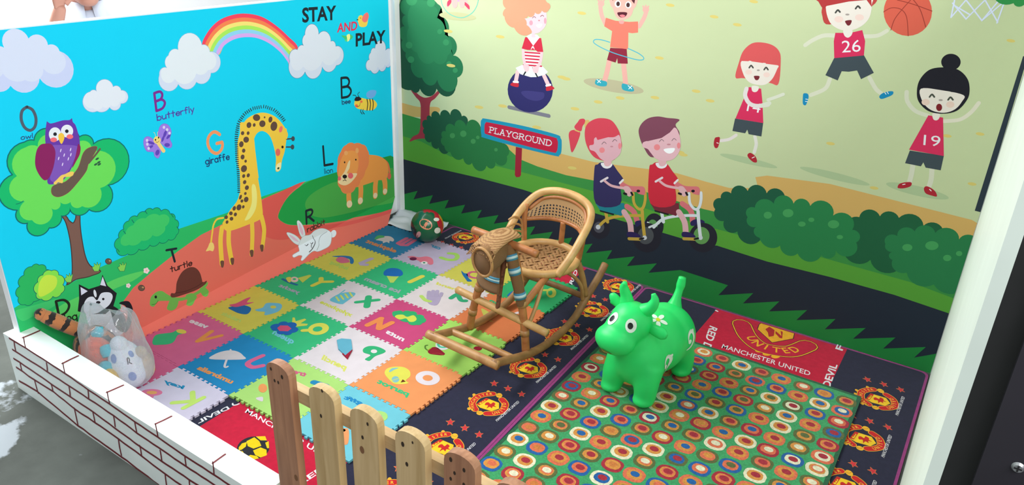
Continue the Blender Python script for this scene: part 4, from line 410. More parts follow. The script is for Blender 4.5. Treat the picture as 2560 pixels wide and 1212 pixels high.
# black board beyond the right wall
t=tag(empty('black_partition',(2.7185,-1.7,FZ)),'tall black partition board with a steel cross-head screw, right of the white end wall','partition')
bm=bmesh.new(); box(bm,0,1.3,0,.03,0,1.9); frombm('board',bm,M_black,t)
bm=bmesh.new(); box(bm,.046,1.3,-.02,-.0005,0,1.9); bmesh.ops.bevel(bm,geom=bm.edges[:],offset=.004,segments=2); frombm('edge_board',bm,mat('dark_plum_laminate',(40,37,44),rough=.5,var=.1),t)
bm=bmesh.new(); bmesh.ops.create_cone(bm,cap_ends=True,segments=20,radius1=.0085,radius2=.006,depth=.004,matrix=Matrix.Translation((0.0902, -0.022, 0.9683))@Matrix.Rotation(PI/2,4,'X'))
scr=frombm('screw',bm,M_steel,t); scr['label']='steel cross-head screw'
bm=bmesh.new(); x,y,z=(0.0902, -0.022, 0.9683); box(bm,x-.005,x+.005,y-.0026,y-.0018,z-.0012,z+.0012); box(bm,x-.0012,x+.0012,y-.0027,y-.0018,z-.005,z+.005); frombm('slot',bm,M_black,scr)
# ------------------------------------------------------------------ carpets
C1=[["p",250,[6200,2220,11250,2220,12000,-17400,6600,-17400],0],["t",251,[6585,-15407,6420,-16554,6391,-15361],"DEVIL",0,3],["t",251,[7165,-15226,11933,-15249,7071,-15025],"MANCHESTER UNITED",0,2],["S",251,[6412,-15153,6503,-15201,6582,-15128,6606,-15033],57],["e",252,[8923,-16285,9256,-15899,9424,-16626],0],["p",253,[8525,-16546,8448,-16361,8515,-16214,8677,-16387,8693,-16567,8652,-16645],0],["p",253,[8474,-16195,8519,-15914,8812,-15947,9054,-16063,8962,-16304,8711,-16333],0],["p",253,[8724,-16592,8835,-16606,8979,-16689,8849,-16690],0],["p",253,[9110,-16732,9127,-16562,9330,-16478,9481,-16508,9381,-16674],0],["p",253,[9024,-16373,9095,-16129,9342,-16092,9562,-16263,9491,-16454,9248,-16473],0],["p",253,[8528,-15857,8765,-15663,8978,-15776,8813,-15897],0],["p",253,[9031,-15885,9059,-15766,9350,-15991,9297,-16029],0],["p",253,[8991,-16699,9070,-16669,9092,-16736],0],["t",251,[11495,-16580,11707,-13887,11284,-16524],"RED DEVIL",0,3],["t",251,[11550,219,10197,4098,11334,310],"RED DEVIL",0,3]]; C2=[["p",250,[18000,2220,23650,2240,23900,-17400,18200,-17400],0],["S",254,[19368,1562,19905,731,20573,227,21192,286,21785,651,22210,1540],904],["S",255,[19368,1562,19905,731,20573,227,21192,286,21785,651,22210,1540],846],["S",250,[19368,1562,19905,731,20573,227,21192,286,21785,651,22210,1540],750],["e",255,[20676,-102,20825,10,20724,-258],0],["e",255,[21012,-169,21161,-58,21059,-323],0],["e",255,[21354,-149,21502,-39,21399,-303],0],["S",254,[19368,1562,19905,731,20573,227,21192,286,21785,651,22210,1540],750],["S",250,[19368,1562,19905,731,20573,227,21192,286,21785,651,22210,1540],712],["p",255,[20043,2165,21476,2176,21551,1715,20919,851,20082,1563,20015,2015],[254,32]],["p",256,[20425,2091,20704,1945,20822,1423,20665,1219,20529,1549,20352,1768],0],["p",256,[20755,1896,21089,1624,20936,2032,21034,2018,21178,1435,21078,1410,20819,1680],0],["a",255,[19816,664,20278,253,20819,119,21421,217,21929,630,22113,977],"UNITED",420],["t",251,[19322,-876,22877,-742,19273,-536],"MANCHESTER UNITED",0,1],["t",251,[18281,594,18920,-2588,18632,556],"RED DEVIL",0,3],["t",251,[23726,-1166,23599,729,23444,-1169],"DEVIL",0,3],["t",251,[23511,1978,23503,2396,23227,1976],"F",0,3],["s",251,[18002,2065,18098,2021],88]]; CREST=[["e",350,[12917,-9293,12968,-9256,12969,-9363],0],["e",350,[12611,-9767,12662,-9730,12663,-9835],0],["e",350,[12625,-10041,12675,-10004,12676,-10108],0],["e",350,[12956,-10546,13005,-10510,13005,-10610],0],["e",350,[14020,-9798,14051,-9776,14063,-9859],0],["e",350,[14003,-9694,14034,-9672,14046,-9756],0],["e",350,[14053,-10042,14084,-10020,14096,-10102],0],["e",350,[14046,-9933,14076,-9911,14088,-9994],0],["S",350,[13165,-10445,12983,-10332,12839,-10162,12784,-9802,12913,-9519,13131,-9300],282],["S",351,[13165,-10445,12983,-10332,12839,-10162,12784,-9802,12913,-9519,13131,-9300],231],["S",350,[13622,-10399,13851,-10214,13993,-9957,13912,-9645,13796,-9494,13597,-9386],275],["S",351,[13622,-10399,13851,-10214,13993,-9957,13912,-9645,13796,-9494,13597,-9386],226],["e",352,[13375,-9242,13469,-9172,13458,-9359],0],["e",352,[13416,-10513,13513,-10442,13489,-10611],0],["S",353,[13286,-9267,13382,-9253,13432,-9167],15],["S",353,[13330,-10538,13423,-10523,13477,-10445],14],["p",354,[13013,-10168,13089,-9658,13626,-9620,13827,-9902,13688,-10182,13245,-10255],[355,10]],["p",351,[13013,-10168,13089,-9658,13205,-9652,13143,-10151],0],["p",354,[13075,-10091,13056,-10002,13115,-9998,13089,-9898,13137,-9886,13107,-9781,13161,-9789,13134,-10087],0],["q",356,[13245,-9902,13303,-9819,13422,-9850,13443,-9716,13561,-9747,13585,-9847,13696,-9882,13576,-9932,13608,-10041,13495,-10015,13455,-10154,13401,-9984,13290,-10027],0],["a",357,[13186,-10492,13015,-10323,12886,-10128,12855,-9831,12968,-9560,13176,-9348],"MANCHESTER",130],["a",357,[13826,-10340,13957,-10167,14039,-9923,13961,-9648,13799,-9452],"UNITED",136],["t",251,[14200,-10556,14213,-9146,14089,-10505],"MANCHESTER UNITED",0,1],["p",358,[12672,-8564,12784,-8654,12874,-8595,12860,-8720,12965,-8818,12847,-8806,12823,-8924,12762,-8793,12641,-8768,12723,-8699],[359,11]],["p",358,[13275,-8519,13384,-8609,13473,-8551,13457,-8675,13559,-8772,13443,-8759,13418,-8877,13361,-8747,13242,-8722,13324,-8654],[359,10]],["p",358,[13887,-8512,13992,-8601,14080,-8543,14063,-8665,14161,-8762,14048,-8749,14021,-8866,13967,-8737,13851,-8713,13933,-8645],[359,10]]]
def moved(L,dx,dy,turn=False,cx=0,cy=0):
    out=[]
    for s in L:
        q=list(s); f=list(s[2])
        for i in range(0,len(f),2):
            x=f[i]-cx; y=f[i+1]-cy
            if turn: x,y=-x,-y
            f[i]=x+dx; f[i+1]=y+dy
        q[2]=f; out.append(q)
    return out
CRX,CRY=(13344, -9907)
def rounded(P,r,n=6):
    out=[]; m=len(P)
    for i in range(m):
        a=Vector(P[i-1]); b=Vector(P[i]); c=Vector(P[(i+1)%m]); rr=r[i] if isinstance(r,list) else r
        p=b+(a-b).normalized()*rr; q=b+(c-b).normalized()*rr
        for k in range(n+1):
            t=k/n; out.append(tuple(p*(1-t)**2+b*2*t*(1-t)+q*t*t))
    return out
def inset(P,d):
    c=Vector((sum(p[0] for p in P)/len(P),sum(p[1] for p in P)/len(P))); out=[]
    for i in range(len(P)):
        a=Vector(P[i-1]); b=Vector(P[i]); q=Vector(P[(i+1)%len(P)])
        n1=Vector((-(b-a).y,(b-a).x)).normalized(); n2=Vector((-(q-b).y,(q-b).x)).normalized()
        if n1.dot(c-b)<0: n1=-n1
        if n2.dot(c-b)<0: n2=-n2
        out.append(tuple(b+(n1+n2)*d/(1+n1.dot(n2))))
    return out
def rugcol(c):
    c=tuple(c)
    if c not in COLS: COLS.append(c)
    return COLS.index(c)
def carpet(corners,L,crests,label,sep):
    body=[((150,62,122),rounded(corners,.035)),]
    fld=rounded(inset(corners,.0095),.03)
    fd=['p',rugcol((40,40,62)),[int(v*1e4) for p in fld for v in p],0]
    grp=[[fd]+L]+[moved(CREST,int(x*1e4),int(y*1e4),t,CRX,CRY) for x,y,t in crests]
    o=art_mesh('carpet',body,grp,((0,0,-.0095),(1,0,0),(0,1,0),(0,0,1)),M_carpet,thick=.0034,step=2e-5)
    return tag(o,label,'carpet',group='club carpets on the pen floor')
c1=[]
for k in range(7):
    y=.148-.281*k; xs=1.335+.010*k
    c1.append((xs,y,False)); c1.append((.427+.014*k,y,True))
carpet([(.275,.236),(1.443,.226),(1.549,-1.79),(.345,-1.79)],C1,[c for c in c1 if c[0]<1.6],'dark navy and red club carpet with crests, under the foam mat and the rattan rocker',.0)
c2=[]
for k in range(7):
    y=-.08-.281*k
    c2.append((2.535+.001*k,y,False)); c2.append((1.615,y+.01,True))
carpet([(1.4445,.226),(2.676,.238),(2.684,-1.79),(1.5505,-1.79)],C2,c2,'navy and red club carpet reading MANCHESTER UNITED, half covered by the dotted rug',.0)
# ------------------------------------------------------------------ dotted rug
DOTS={(0,4):'OWY',(0,5):'GOR',(0,6):'WYB',(0,7):'GOR',(0,8):'OYB',(0,9):'GOW',(0,10):'BYY',(0,11):'GOR',(1,4):'BOR',(1,5):'ROB',(1,6):'GOG',(1,7):'OBR',(1,8):'BOR',(1,9):'OYR',(1,10):'WYB',(1,11):'OBW',(2,4):'GBW',(2,5):'ROR',(2,6):'OYR',(2,7):'GYB',(2,8):'WYG',(2,9):'GWR',(2,10):'BYR',(2,11):'ROW',(3,3):'OYR',(3,4):'RYO',(3,5):'OYB',(3,6):'BOR',(3,7):'ROG',(3,8):'GYW',(3,9):'WYB',(3,10):'OYR',(3,11):'GBR',(4,3):'ROR',(4,4):'GYB',(4,5):'BYG',(4,6):'GYR',(4,7):'BYG',(4,8):'OYR',(4,9):'WYR',(4,10):'GYG',(4,11):'ROR',(5,4):'WYR',(5,5):'BOW',(5,6):'WYB',(5,7):'GOR',(5,8):'ROB',(5,9):'OYR',(5,10):'GYW',(5,11):'OWR',(6,4):'WYR',(6,5):'OYW',(6,6):'ROY',(6,7):'OYB',(6,8):'WYR',(6,9):'ROW',(6,10):'BWR',(6,11):'WOW',(7,2):'ROB',(7,3):'GOR',(7,4):'RWB',(7,5):'GYB',(7,6):'GOR',(7,7):'WOW',(7,8):'OYR',(7,9):'GOR',(7,10):'OYR',(7,11):'GOW',(8,1):'GYB',(8,2):'WYR',(8,3):'BOR',(8,4):'GOR',(8,5):'RYW',(8,6):'OYB',(8,7):'GOY',(8,8):'BOG',(8,9):'WYR',(8,10):'GYB',(8,11):'OYR',(9,0):'WYR',(9,1):'ROR',(9,2):'BOR',(9,3):'GYY',(9,4):'OBR',(9,5):'WYR',(9,6):'GBR',(9,7):'BOW',(9,8):'ROR',(10,0):'OYB',(10,1):'GOG',(10,2):'WYB',(10,3):'OYR',(10,4):'WYR',(10,5):'GOW',(10,6):'ROR',(10,7):'OYB',(10,8):'GBR',(11,0):'GOO',(11,1):'GYW',(11,2):'ROR',(11,3):'GYR',(11,4):'RYY',(11,5):'OYB',(11,6):'BYO',(12,0):'WYB',(12,1):'BOO',(12,2):'OYR',(12,3):'BOR',(12,4):'WBR',(13,0):'GYW',(13,1):'WYR',(13,2):'GOW',(13,3):'ROR',(14,0):'BYO',(14,1):'ROW',(14,2):'GOO',(15,0):'GOR',(15,1):'OYB',(8,0):'GOW',(7,0):'RBR',(6,0):'OYR',(5,0):'RWR',(4,0):'OYW',(3,0):'GYW',(7,1):'OYW',(6,1):'GYB',(5,1):'BYR'}
DC={'G':(92,104,58),'W':(232,226,196),'O':(222,112,78),'B':(28,96,164),'R':(168,40,58),'Y':(216,146,66)}
RL=[]
TINY=[0,0,1,0,0,1]
def squircle(cx,cy,rx,ry,e=2.4,n=22,j=.03):
    P=[]
    for k in range(n):
        a=2*PI*k/n; c,s=math.cos(a),math.sin(a); w=1+random.uniform(-j,j)
        P+=[int((cx+rx*w*math.copysign(abs(c)**(2/e),c))*1e4),int((cy+ry*w*math.copysign(abs(s)**(2/e),s))*1e4)]
    return P
MIDS='OYOY'
rugc=[(1.512,-.122),(2.487,-.108),(2.512,-1.62),(1.540,-1.62)]
for r in range(20):
    for c in range(12):
        d=DOTS.get((r,c)) or random.choice('GWOBR')+random.choice(MIDS)+random.choice('RRBWGY')
        x=1.563+.0803*c+.0008*r; y=-.175-.0757*r
        x+=random.uniform(-.002,.002); y+=random.uniform(-.002,.002)
        RG=[]; RL.append(RG)
        RG.append(['p',rugcol(DC[d[0]]),squircle(x,y,.0362,.0338),0])
        if d[1] in 'OY' and d[0]!='O': 
            m1=DC['Y'] if d[1]=='Y' or random.random()<.5 else DC['O']
        elif d[1]=='O': m1=DC['Y']
        else: m1=DC[d[1]]
        RG.append(['p',rugcol(m1),squircle(x,y+.002,.0255,.0225),0])
        if d[1]=='O' and d[0]!='O': RG.append(['p',rugcol(DC['O']),squircle(x+.001,y+.004,.0205,.0172),0])
        if d[2] not in d[1]: RG.append(['p',rugcol(DC[d[2]]),squircle(x+.001,y+.005,.0155,.0128,2.1),0])
        else: RG.append(['p',rugcol((206,124,60)),squircle(x,y+.003,.014,.012,2.1),0])
tag(art_mesh('dotted_rug',[((34,96,64),rounded(rugc,.012)),((62,160,100),rounded(inset(rugc,.014),.006))],RL,((0,0,-.0035),(1,0,0),(0,1,0),(0,0,1)),M_rug,step=4e-5,thick=.0055),'green tufted rug with rows of many coloured ringed dots, under the green bouncy cow','rug')
# ------------------------------------------------------------------ foam puzzle mat
TILES={(0,0): ((52,128,172),'blue foam mat tile with pink letter E,nearest the corner of the walls',[('letter_insert',[['s',257,[2044,-1463,2320,-1498,2565,-1344],228],['s',257,[2565,-1344,2478,-614],233],['s',257,[2255,-1361,2216,-626],195],['s',257,[2024,-1441,1969,-691],222]]),('picture_insert',[['q',258,[851,-1839,861,-1487,853,-1233,1143,-1057,1542,-1211,1679,-1445,1504,-1497,1662,-1712,1465,-1698,1404,-1914,1269,-1767,1005,-1804],0],['q',259,[740,-1841,543,-1389,762,-1217,967,-1317,864,-1571],0]]),('word_insert',[['t',260,[2711,-2394,624,-2391,2526,-2026],'elephant',0,5]])]),(1,0): ((224,206,88),'yellow foam mat tile with lilac letter L and blue-winged bug',[('letter_insert',[['s',261,[2225,-3647,2169,-4296,2325,-4384,2511,-4283],263]]),('picture_insert',[['q',262,[507,-4630,915,-4234,1290,-4097,1692,-4320,1903,-4607,1760,-4643,1380,-4334,882,-4492],0],['q',257,[956,-4816,856,-4466,1171,-4344,1571,-4490,1637,-4664,1379,-4909],0]]),('word_insert',[['t',263,[2151,-5249,955,-5238,2010,-4966],'ladybug',0,5]])]),(2,0): ((58,190,128),'green foam mat tile with yellow letter Y and small sailing boat',[('letter_insert',[['s',264,[2077,-7371,2094,-6865,1832,-6618],230],['s',264,[2110,-6880,2491,-6559],216]]),('picture_insert',[['p',265,[963,-7261,1144,-6707,1287,-6707,1501,-7455],0],['S',266,[487,-7765,964,-7802,1451,-7760],129],['e',267,[959,-7469,1105,-7356,1171,-7656],0],['e',268,[934,-7447,996,-7399,1008,-7512],0],['q',269,[538,-7588,670,-7418,1021,-7758,885,-7796],0]]),('word_insert',[['t',270,[2202,-8306,907,-8374,2071,-8064],'yacht',0,5]])]),(3,0): ((224,206,88),'yellow foam mat tile with light blue letter R and pink rabbit head',[('letter_insert',[['q',271,[1816,-10412,1919,-10100,1744,-9783,1910,-9573,2275,-9415,2566,-9607,2710,-9962,2568,-10412,2444,-10450,2282,-10288,2032,-10420],0],['e',272,[2242,-9796,2343,-9719,2344,-9882],0]]),('picture_insert',[['q',273,[755,-10987,944,-10666,1158,-10445,1506,-10415,1729,-10594,1839,-10876,1541,-11023,1142,-11040],0],['q',274,[598,-10812,716,-10544,692,-10018,778,-9829,1001,-10207,1236,-10027,1122,-10472,949,-10780],0]]),('word_insert',[['t',275,[2171,-11491,998,-11549,2027,-11270],'rabbit',0,5]])]),(4,0): ((226,104,150),'pink foam mat tile with orange letter V and green vase',[('letter_insert',[['s',276,[2047,-13438,1843,-12645],214],['s',276,[2063,-13425,2431,-12613],188]]),('picture_insert',[['q',277,[582,-14461,329,-14148,487,-13875,666,-13637,671,-13373,1057,-13445,1013,-13632,1317,-14007,1325,-14247,1112,-14476,886,-14627],0],['e',278,[887,-13377,1095,-13289,1020,-13481],0]]),('word_insert',[['t',279,[1514,-12631,460,-12733,1404,-12449],'vase',0,5]])]),(5,0): ((226,104,150),'pink foam mat tile with orange insert,beside the low brick wall',[('letter_insert',[['q',280,[2396,-16228,1793,-15720,1981,-15535,2391,-15539,2564,-15674,2518,-15924,2488,-16117],0]])]),(0,1): ((196,180,206),'lilac foam mat tile with lime letter C and pink car shape',[('letter_insert',[['S',281,[4885,-776,5197,-652,5475,-848,5562,-1188,5281,-1407,4888,-1422],240]]),('picture_insert',[['q',282,[3499,-2387,3642,-2158,3982,-2069,4236,-1755,4630,-1797,5004,-2191,4965,-2389,4788,-2358,4455,-2447,4187,-2372,3912,-2413],0],['e',283,[3873,-2385,4016,-2274,3991,-2523],0],['e',284,[4613,-2404,4742,-2304,4727,-2540],0],['e',285,[4592,-2398,4642,-2359,4644,-2459],0]]),('word_insert',[['t',286,[4252,-727,3575,-702,4149,-501],'car',0,5]])]),(1,1): ((58,190,128),'green foam mat tile with yellow bar letter I and blue ice cream cone',[('letter_insert',[['S',287,[5389,-4370,5464,-3583],268]]),('picture_insert',[['p',288,[4091,-4572,4566,-4205,4822,-4901,4705,-4990],0],['q',289,[3909,-4572,3670,-4260,3657,-3909,3940,-3691,4273,-3722,4594,-3973,4583,-4262,4165,-4543],0]]),('word_insert',[['t',290,[5710,-5531,3532,-5527,5601,-5228],'ice cream',0,5]])]),(2,1): ((232,214,220),'pale pink foam mat tile with green letter X and blue xylophone',[('letter_insert',[['S',291,[4786,-7295,5399,-6558],230],['S',291,[4872,-6614,5415,-7297],304]]),('picture_insert',[['q',292,[3680,-7835,3628,-7189,3896,-6792,4228,-6793,4414,-7639,4393,-7812,4083,-7892],0],['s',292,[3694,-7514,3562,-6792],56],['s',293,[3724,-7492,4093,-7678],81],['s',293,[3781,-7273,4151,-7462],81],['s',293,[3838,-7053,4209,-7245],82],['s',293,[3895,-6831,4267,-7026],82]]),('word_insert',[['t',294,[5515,-8357,3532,-8313,5424,-8107],'xylophone',0,5]])]),(3,1): ((58,190,128),'green foam mat tile with yellow letter Q and crowned flower shape',[('letter_insert',[['e',295,[5147,-9886,5403,-9544,5517,-10188],0],['e',268,[5131,-9919,5249,-9762,5292,-10049],0],['S',295,[4747,-10358,4917,-10197],217]]),('picture_insert',[['p',296,[3768,-10315,3874,-10180,3588,-9898,3659,-9845,3930,-10028,4062,-9651,4182,-9671,4220,-10027,4498,-9871,4560,-9987,4256,-10346],0],['c',297,[3598,-11036,3522,-10611,3768,-10315,4276,-10363,4526,-10755,4317,-11017,3920,-10951],0,[40,40,40,40,40,40,30]],['p',298,[3754,-10865,3691,-10644,3948,-10472,4252,-10541,4293,-10774,4000,-10964],0]]),('word_insert',[['t',299,[5195,-11318,3910,-11272,5080,-11105],'queen',0,5]])]),(4,1): ((34,140,200),'bright blue foam mat tile with pale umbrella and pink letter U',[('letter_insert',[['S',300,[4934,-12592,4872,-13147,4984,-13335,5287,-13332,5488,-13049],214]]),('picture_insert',[['q',301,[3548,-13936,3383,-13661,3453,-13325,3651,-13081,3973,-12982,4334,-13041,4555,-13201],0],['S',301,[4023,-13553,4344,-13903,4470,-13951,4480,-13873],85],['S',301,[3590,-13059,3720,-13124],67]]),('word_insert',[['t',302,[5527,-14503,3689,-14659,5416,-14276],'umbrella',0,5]])]),(5,1): ((222,212,236),'pale lavender foam mat tile with lime letter K and pink key shape',[('letter_insert',[['S',303,[4816,-16447,5280,-15989],191],['S',303,[4834,-15652,5283,-15948],191],['S',303,[5419,-15614,5389,-16403],187]]),('picture_insert',[['e',304,[3694,-16514,3993,-16292,3877,-16632],0],['e',305,[3706,-16521,3855,-16410,3797,-16580],0],['S',304,[3869,-16606,4042,-16828],143]]),('word_insert',[['t',306,[4397,-15736,3446,-15909,4287,-15573],'key',0,5]])]),(0,2): ((214,204,88),'yellow foam mat tile with pink letter and blue bird shape,behind the rattan chair',[('letter_insert',[['S',307,[7453,-1560,7068,-1750,7094,-2104,7420,-2222,7799,-2035],147]]),('picture_insert',[['q',308,[6580,-1965,6841,-2086,7013,-2060,7309,-2360,7640,-2519,7501,-2678,7279,-2539,6883,-2268],0]])]),(1,2): ((230,216,218),'pale pink foam mat tile with lilac hand shape',[('letter_insert',[['S',309,[7885,-4443,7897,-3959,8214,-3717,8484,-3653],242],['S',309,[7897,-3959,8354,-4318,8569,-4246],236]]),('picture_insert',[['q',310,[6899,-4961,7022,-4772,7122,-4553,7412,-4569,7681,-5017,7774,-5356,7556,-5478,7245,-5350],0],['S',310,[6956,-4918,6712,-4578],179],['S',310,[7098,-4809,6813,-4404],180],['S',310,[7241,-4700,6963,-4288],180],['S',310,[7384,-4590,7258,-4353],179],['S',311,[6700,-5114,7080,-5291,7334,-5263],194]]),('word_insert',[['t',312,[7628,-3730,6494,-3808,7529,-3511],'hand',0,5]])]),(2,2): ((208,74,126),'deep pink foam mat tile with orange letter N and peanut shape',[('letter_insert',[['S',313,[6561,-8451,6641,-7694],266],['S',313,[6623,-7708,7120,-8373],257],['S',313,[7166,-8359,7237,-7687],263]]),('picture_insert',[['c',314,[6743,-7105,6734,-6822,7014,-6725,7227,-6482,7638,-6540,8067,-6556,8281,-6951,8188,-7187,7760,-7236,7202,-7212],0,[30,30,30,30,30,30,30,30,20,20]],['q',315,[7016,-7240,6979,-7063,7166,-6898,7431,-6925,7559,-6657,7873,-6816,7928,-7053,7767,-7175,7484,-7055,7328,-7285],0]]),('word_insert',[['t',316,[8598,-8527,7577,-8452,8502,-8274],'nuts',0,5]])]),(3,2): ((232,220,226),'pale pink foam mat tile with green letter P and raised blue pencil',[('letter_insert',[['q',291,[8271,-10373,8252,-10057,7904,-10080,7708,-9889,7747,-9615,8043,-9442,8482,-9454,8563,-9634,8453,-10001,8506,-10354,8371,-10418],0],['e',317,[8172,-9774,8272,-9699,8267,-9875],0]]),('picture_insert',[['p',318,[7335,-10681,7451,-10241,7757,-10821],0],['p',319,[6456,-10116,6520,-9919,6874,-9727,7451,-10241,7536,-10711,6968,-10532],0]]),('word_insert',[['t',320,[8208,-11380,6925,-11403,8052,-11100],'pencil',0,5]])]),(4,2): ((178,224,124),'lime foam mat tile with blue bar insert and pink word,behind the tallest picket',[('letter_insert',[['S',321,[7838,-12649,8388,-12543],252]]),('picture_insert',[['e',322,[6649,-14005,6776,-13911,6863,-14182],0]]),('picture_insert',[['q',323,[6933,-14541,7068,-14360,7275,-14531,7099,-14580],0]]),('word_insert',[['t',324,[7345,-12574,6558,-12756,7188,-12377],'tree',0,5]])]),(0,3): ((54,180,112),'green foam mat tile with yellow ring and blue insert,under the rattan chair back',[('letter_insert',[['e',325,[11254,-1218,11438,-1077,11503,-1628],0],['e',326,[11217,-1246,11298,-1184,11348,-1461],0],['S',325,[10851,-1221,11035,-1080],189]]),('picture_insert',[['q',327,[9789,-2702,9738,-2136,10011,-2048,10223,-2369,10183,-2637],0],['S',328,[9666,-1945,9898,-1792],94]])]),(1,3): ((226,128,78),'orange foam mat tile with white ring,under the rattan chair',[('letter_insert',[['e',329,[11268,-3954,11510,-3770,11502,-4308],0],['e',330,[11210,-3944,11314,-3866,11314,-4102],0]]),('picture_insert',[['q',331,[9551,-4383,10035,-4457,10254,-4616,10315,-4998,10616,-4980,10364,-5066,9979,-4825],0]]),('word_insert',[['t',332,[10346,-3833,9481,-3756,10221,-3535],'sun',0,5]])]),(2,3): ((170,222,104),'lime foam mat tile with red chilli shape,under the front of the rocker',[('picture_insert',[['q',333,[9472,-6882,9474,-6635,9676,-6568,9772,-6656,9587,-6742],0]]),('letter_insert',[['e',334,[10069,-7770,10308,-7590,10296,-8054],0],['S',335,[9865,-7824,10041,-7940,10236,-7843,10282,-7660],104]]),('picture_insert',[['q',336,[9861,-8468,9819,-8205,9964,-8047,10405,-8156,10551,-8239,10498,-8374,10273,-8495,10041,-8574],0],['S',337,[10124,-8511,10302,-8330,10548,-8336],28],['S',338,[9843,-8433,9658,-8376,9532,-8224,9574,-8142],58],['S',339,[9828,-8415,9829,-8218],46]]),('picture_insert',[['q',336,[11204,-7214,11213,-7010,11454,-6977,11512,-7130,11433,-7238],0]])]),(3,3): ((244,156,98),'orange foam mat tile with white letter O and yellow parrot head',[('letter_insert',[['e',340,[11060,-9921,11464,-9690,11340,-10288],0],['e',341,[11060,-9921,11227,-9825,11176,-10074],0]]),('picture_insert',[['q',342,[9567,-10668,9415,-10384,9545,-10107,9861,-9916,10204,-9973,10451,-10228,10505,-10531,10696,-10601,10536,-10804,10294,-10942,9953,-10856],0],['q',343,[9600,-10468,9552,-10236,9732,-10075,9689,-10268,9672,-10458],0],['e',343,[10149,-10710,10263,-10626,10286,-10863],0],['p',344,[10437,-10751,10365,-10550,10559,-10593],0],['S',342,[10094,-10837,10208,-10581],31]]),('word_insert',[['t',345,[11221,-11236,9730,-11277,11134,-11019],'parrot',0,5]])]),(4,3): ((118,204,222),'light blue foam mat tile with lime letter G,behind the pickets',[('letter_insert',[['S',346,[10963,-12748,10994,-12587,11218,-12522,11395,-12659,11362,-12872,11157,-12872],183],['S',346,[11355,-13138,11508,-13246],140]]),('picture_insert',[['q',347,[10650,-14450,10589,-14139,10802,-13838,11332,-14368,11226,-14514,10967,-14358],0]]),('picture_insert',[['S',304,[10227,-14042,10746,-13988],139]]),('picture_insert',[['q',348,[8832,-14548,8997,-14351,9011,-14265,9104,-14348,9029,-14478],0]]),('word_insert',[['t',349,[10282,-12586,9458,-12712,10155,-12399],'gift',0,5]])])}
TS=.30; NT=10
def edge(a,b,sgn):
    """toothed edge from a to b; teeth bulge to the left when sgn>0"""
    a=Vector(a); b=Vector(b); d=(b-a); n=Vector((-d.y,d.x)).normalized(); out=[]
    for k in range(NT):
        t0=.065+.87*(k+.28)/NT; t1=.065+.87*(k+.72)/NT; am=.0095
        for t,h in ((t0,0),(t0-.014,am),(t1+.014,am),(t1,0)): out.append(a+d*t+n*h*sgn)
    return out
def tile_outline(i,j):
    V=lambda a,b:(b*TS,-a*TS)
    P=[]
    P.append(Vector(V(i+1,j))); P+=edge(V(i+1,j),V(i+1,j+1),1)           # near side, along x
    P.append(Vector(V(i+1,j+1))); P+=edge(V(i,j+1),V(i+1,j+1),1)[::-1]    # right side
    P.append(Vector(V(i,j+1))); P+=edge(V(i,j),V(i,j+1),1)[::-1]          # far side
    P.append(Vector(V(i,j))); P+=edge(V(i,j),V(i+1,j),1)                  # left side
    cx,cy=(j+.5)*TS,-(i+.5)*TS
    out=[]
    m=len(P)
    for k in range(m):
        a=P[k-1]; b=P[k]; c=P[(k+1)%m]
        n1=Vector(((b-a).y,-(b-a).x)).normalized(); n2=Vector(((c-b).y,-(c-b).x)).normalized()
        q=n1+n2
        out.append(tuple(b-q*(.0005/max(.3,1+n1.dot(n2)))))
    return out
for (i,j),(base,label,parts) in sorted(TILES.items()):
    ox,oy=(j+.5)*TS,-(i+.5)*TS
    t=tag(empty('foam_tile',(ox,oy,-.0095)),label,'play mat tile',group='foam alphabet tiles of the play mat')
    hz=random.uniform(-.0004,.0004)
    fr=((-ox,-oy,.0095+hz),(1,0,0),(0,1,0),(0,0,1))
    art_mesh('tile_base',[(base,tile_outline(i,j))],[],fr,M_foam,t,thick=.0085,ink=.8)
    for n,Ls in parts:
        if n=='picture_insert' and 'pencil' in label: art_mesh(n,[],Ls,fr,M_foam,t,step=1.5e-4,thick=.006,h0=.006,ink=.8)
        else: art_mesh(n,[],Ls,fr,M_foam,t,step=1.2e-4,thick=.0006,h0=.0006 if n!='word_insert' else .0003,ink=.8)
# white cloth lying in the corner
bm=bmesh.new(); CL=[[-0.023851282598382095,0.014808838450280248],[0.3194683259405191,0.02544012561764708],[0.2460190552574213,0.2284372736477791],[-0.12059545194002341,0.24693006814726992]]
nx,ny=22,12; g=[]
for a in range(nx+1):
    row=[]
    for b in range(ny+1):
        u=a/nx; w=b/ny
        p=(Vector(CL[0])*(1-u)+Vector(CL[1])*u)*(1-w)+(Vector(CL[3])*(1-u)+Vector(CL[2])*u)*w
        z=.004+.012*abs(math.sin(w*9+u*2+noise.noise((u*4,w*3,0))*2))*(.4+.6*w)+.01*noise.noise((u*6,w*6,3))
        row.append(bm.verts.new((p.x,p.y,FZ+.004+max(0,z))))
    g.append(row)
for a in range(nx):
    for b in range(ny): bm.faces.new((g[a][b],g[a+1][b],g[a+1][b+1],g[a][b+1]))
cl=frombm('white_sheet',bm,mat('white_cloth',(226,230,238),rough=.8),None,True)
md=cl.modifiers.new('s','SOLIDIFY'); md.thickness=.002; md.offset=1
tag(cl,'crumpled white sheet on the floor in the corner where the walls meet, behind the ball','sheet')
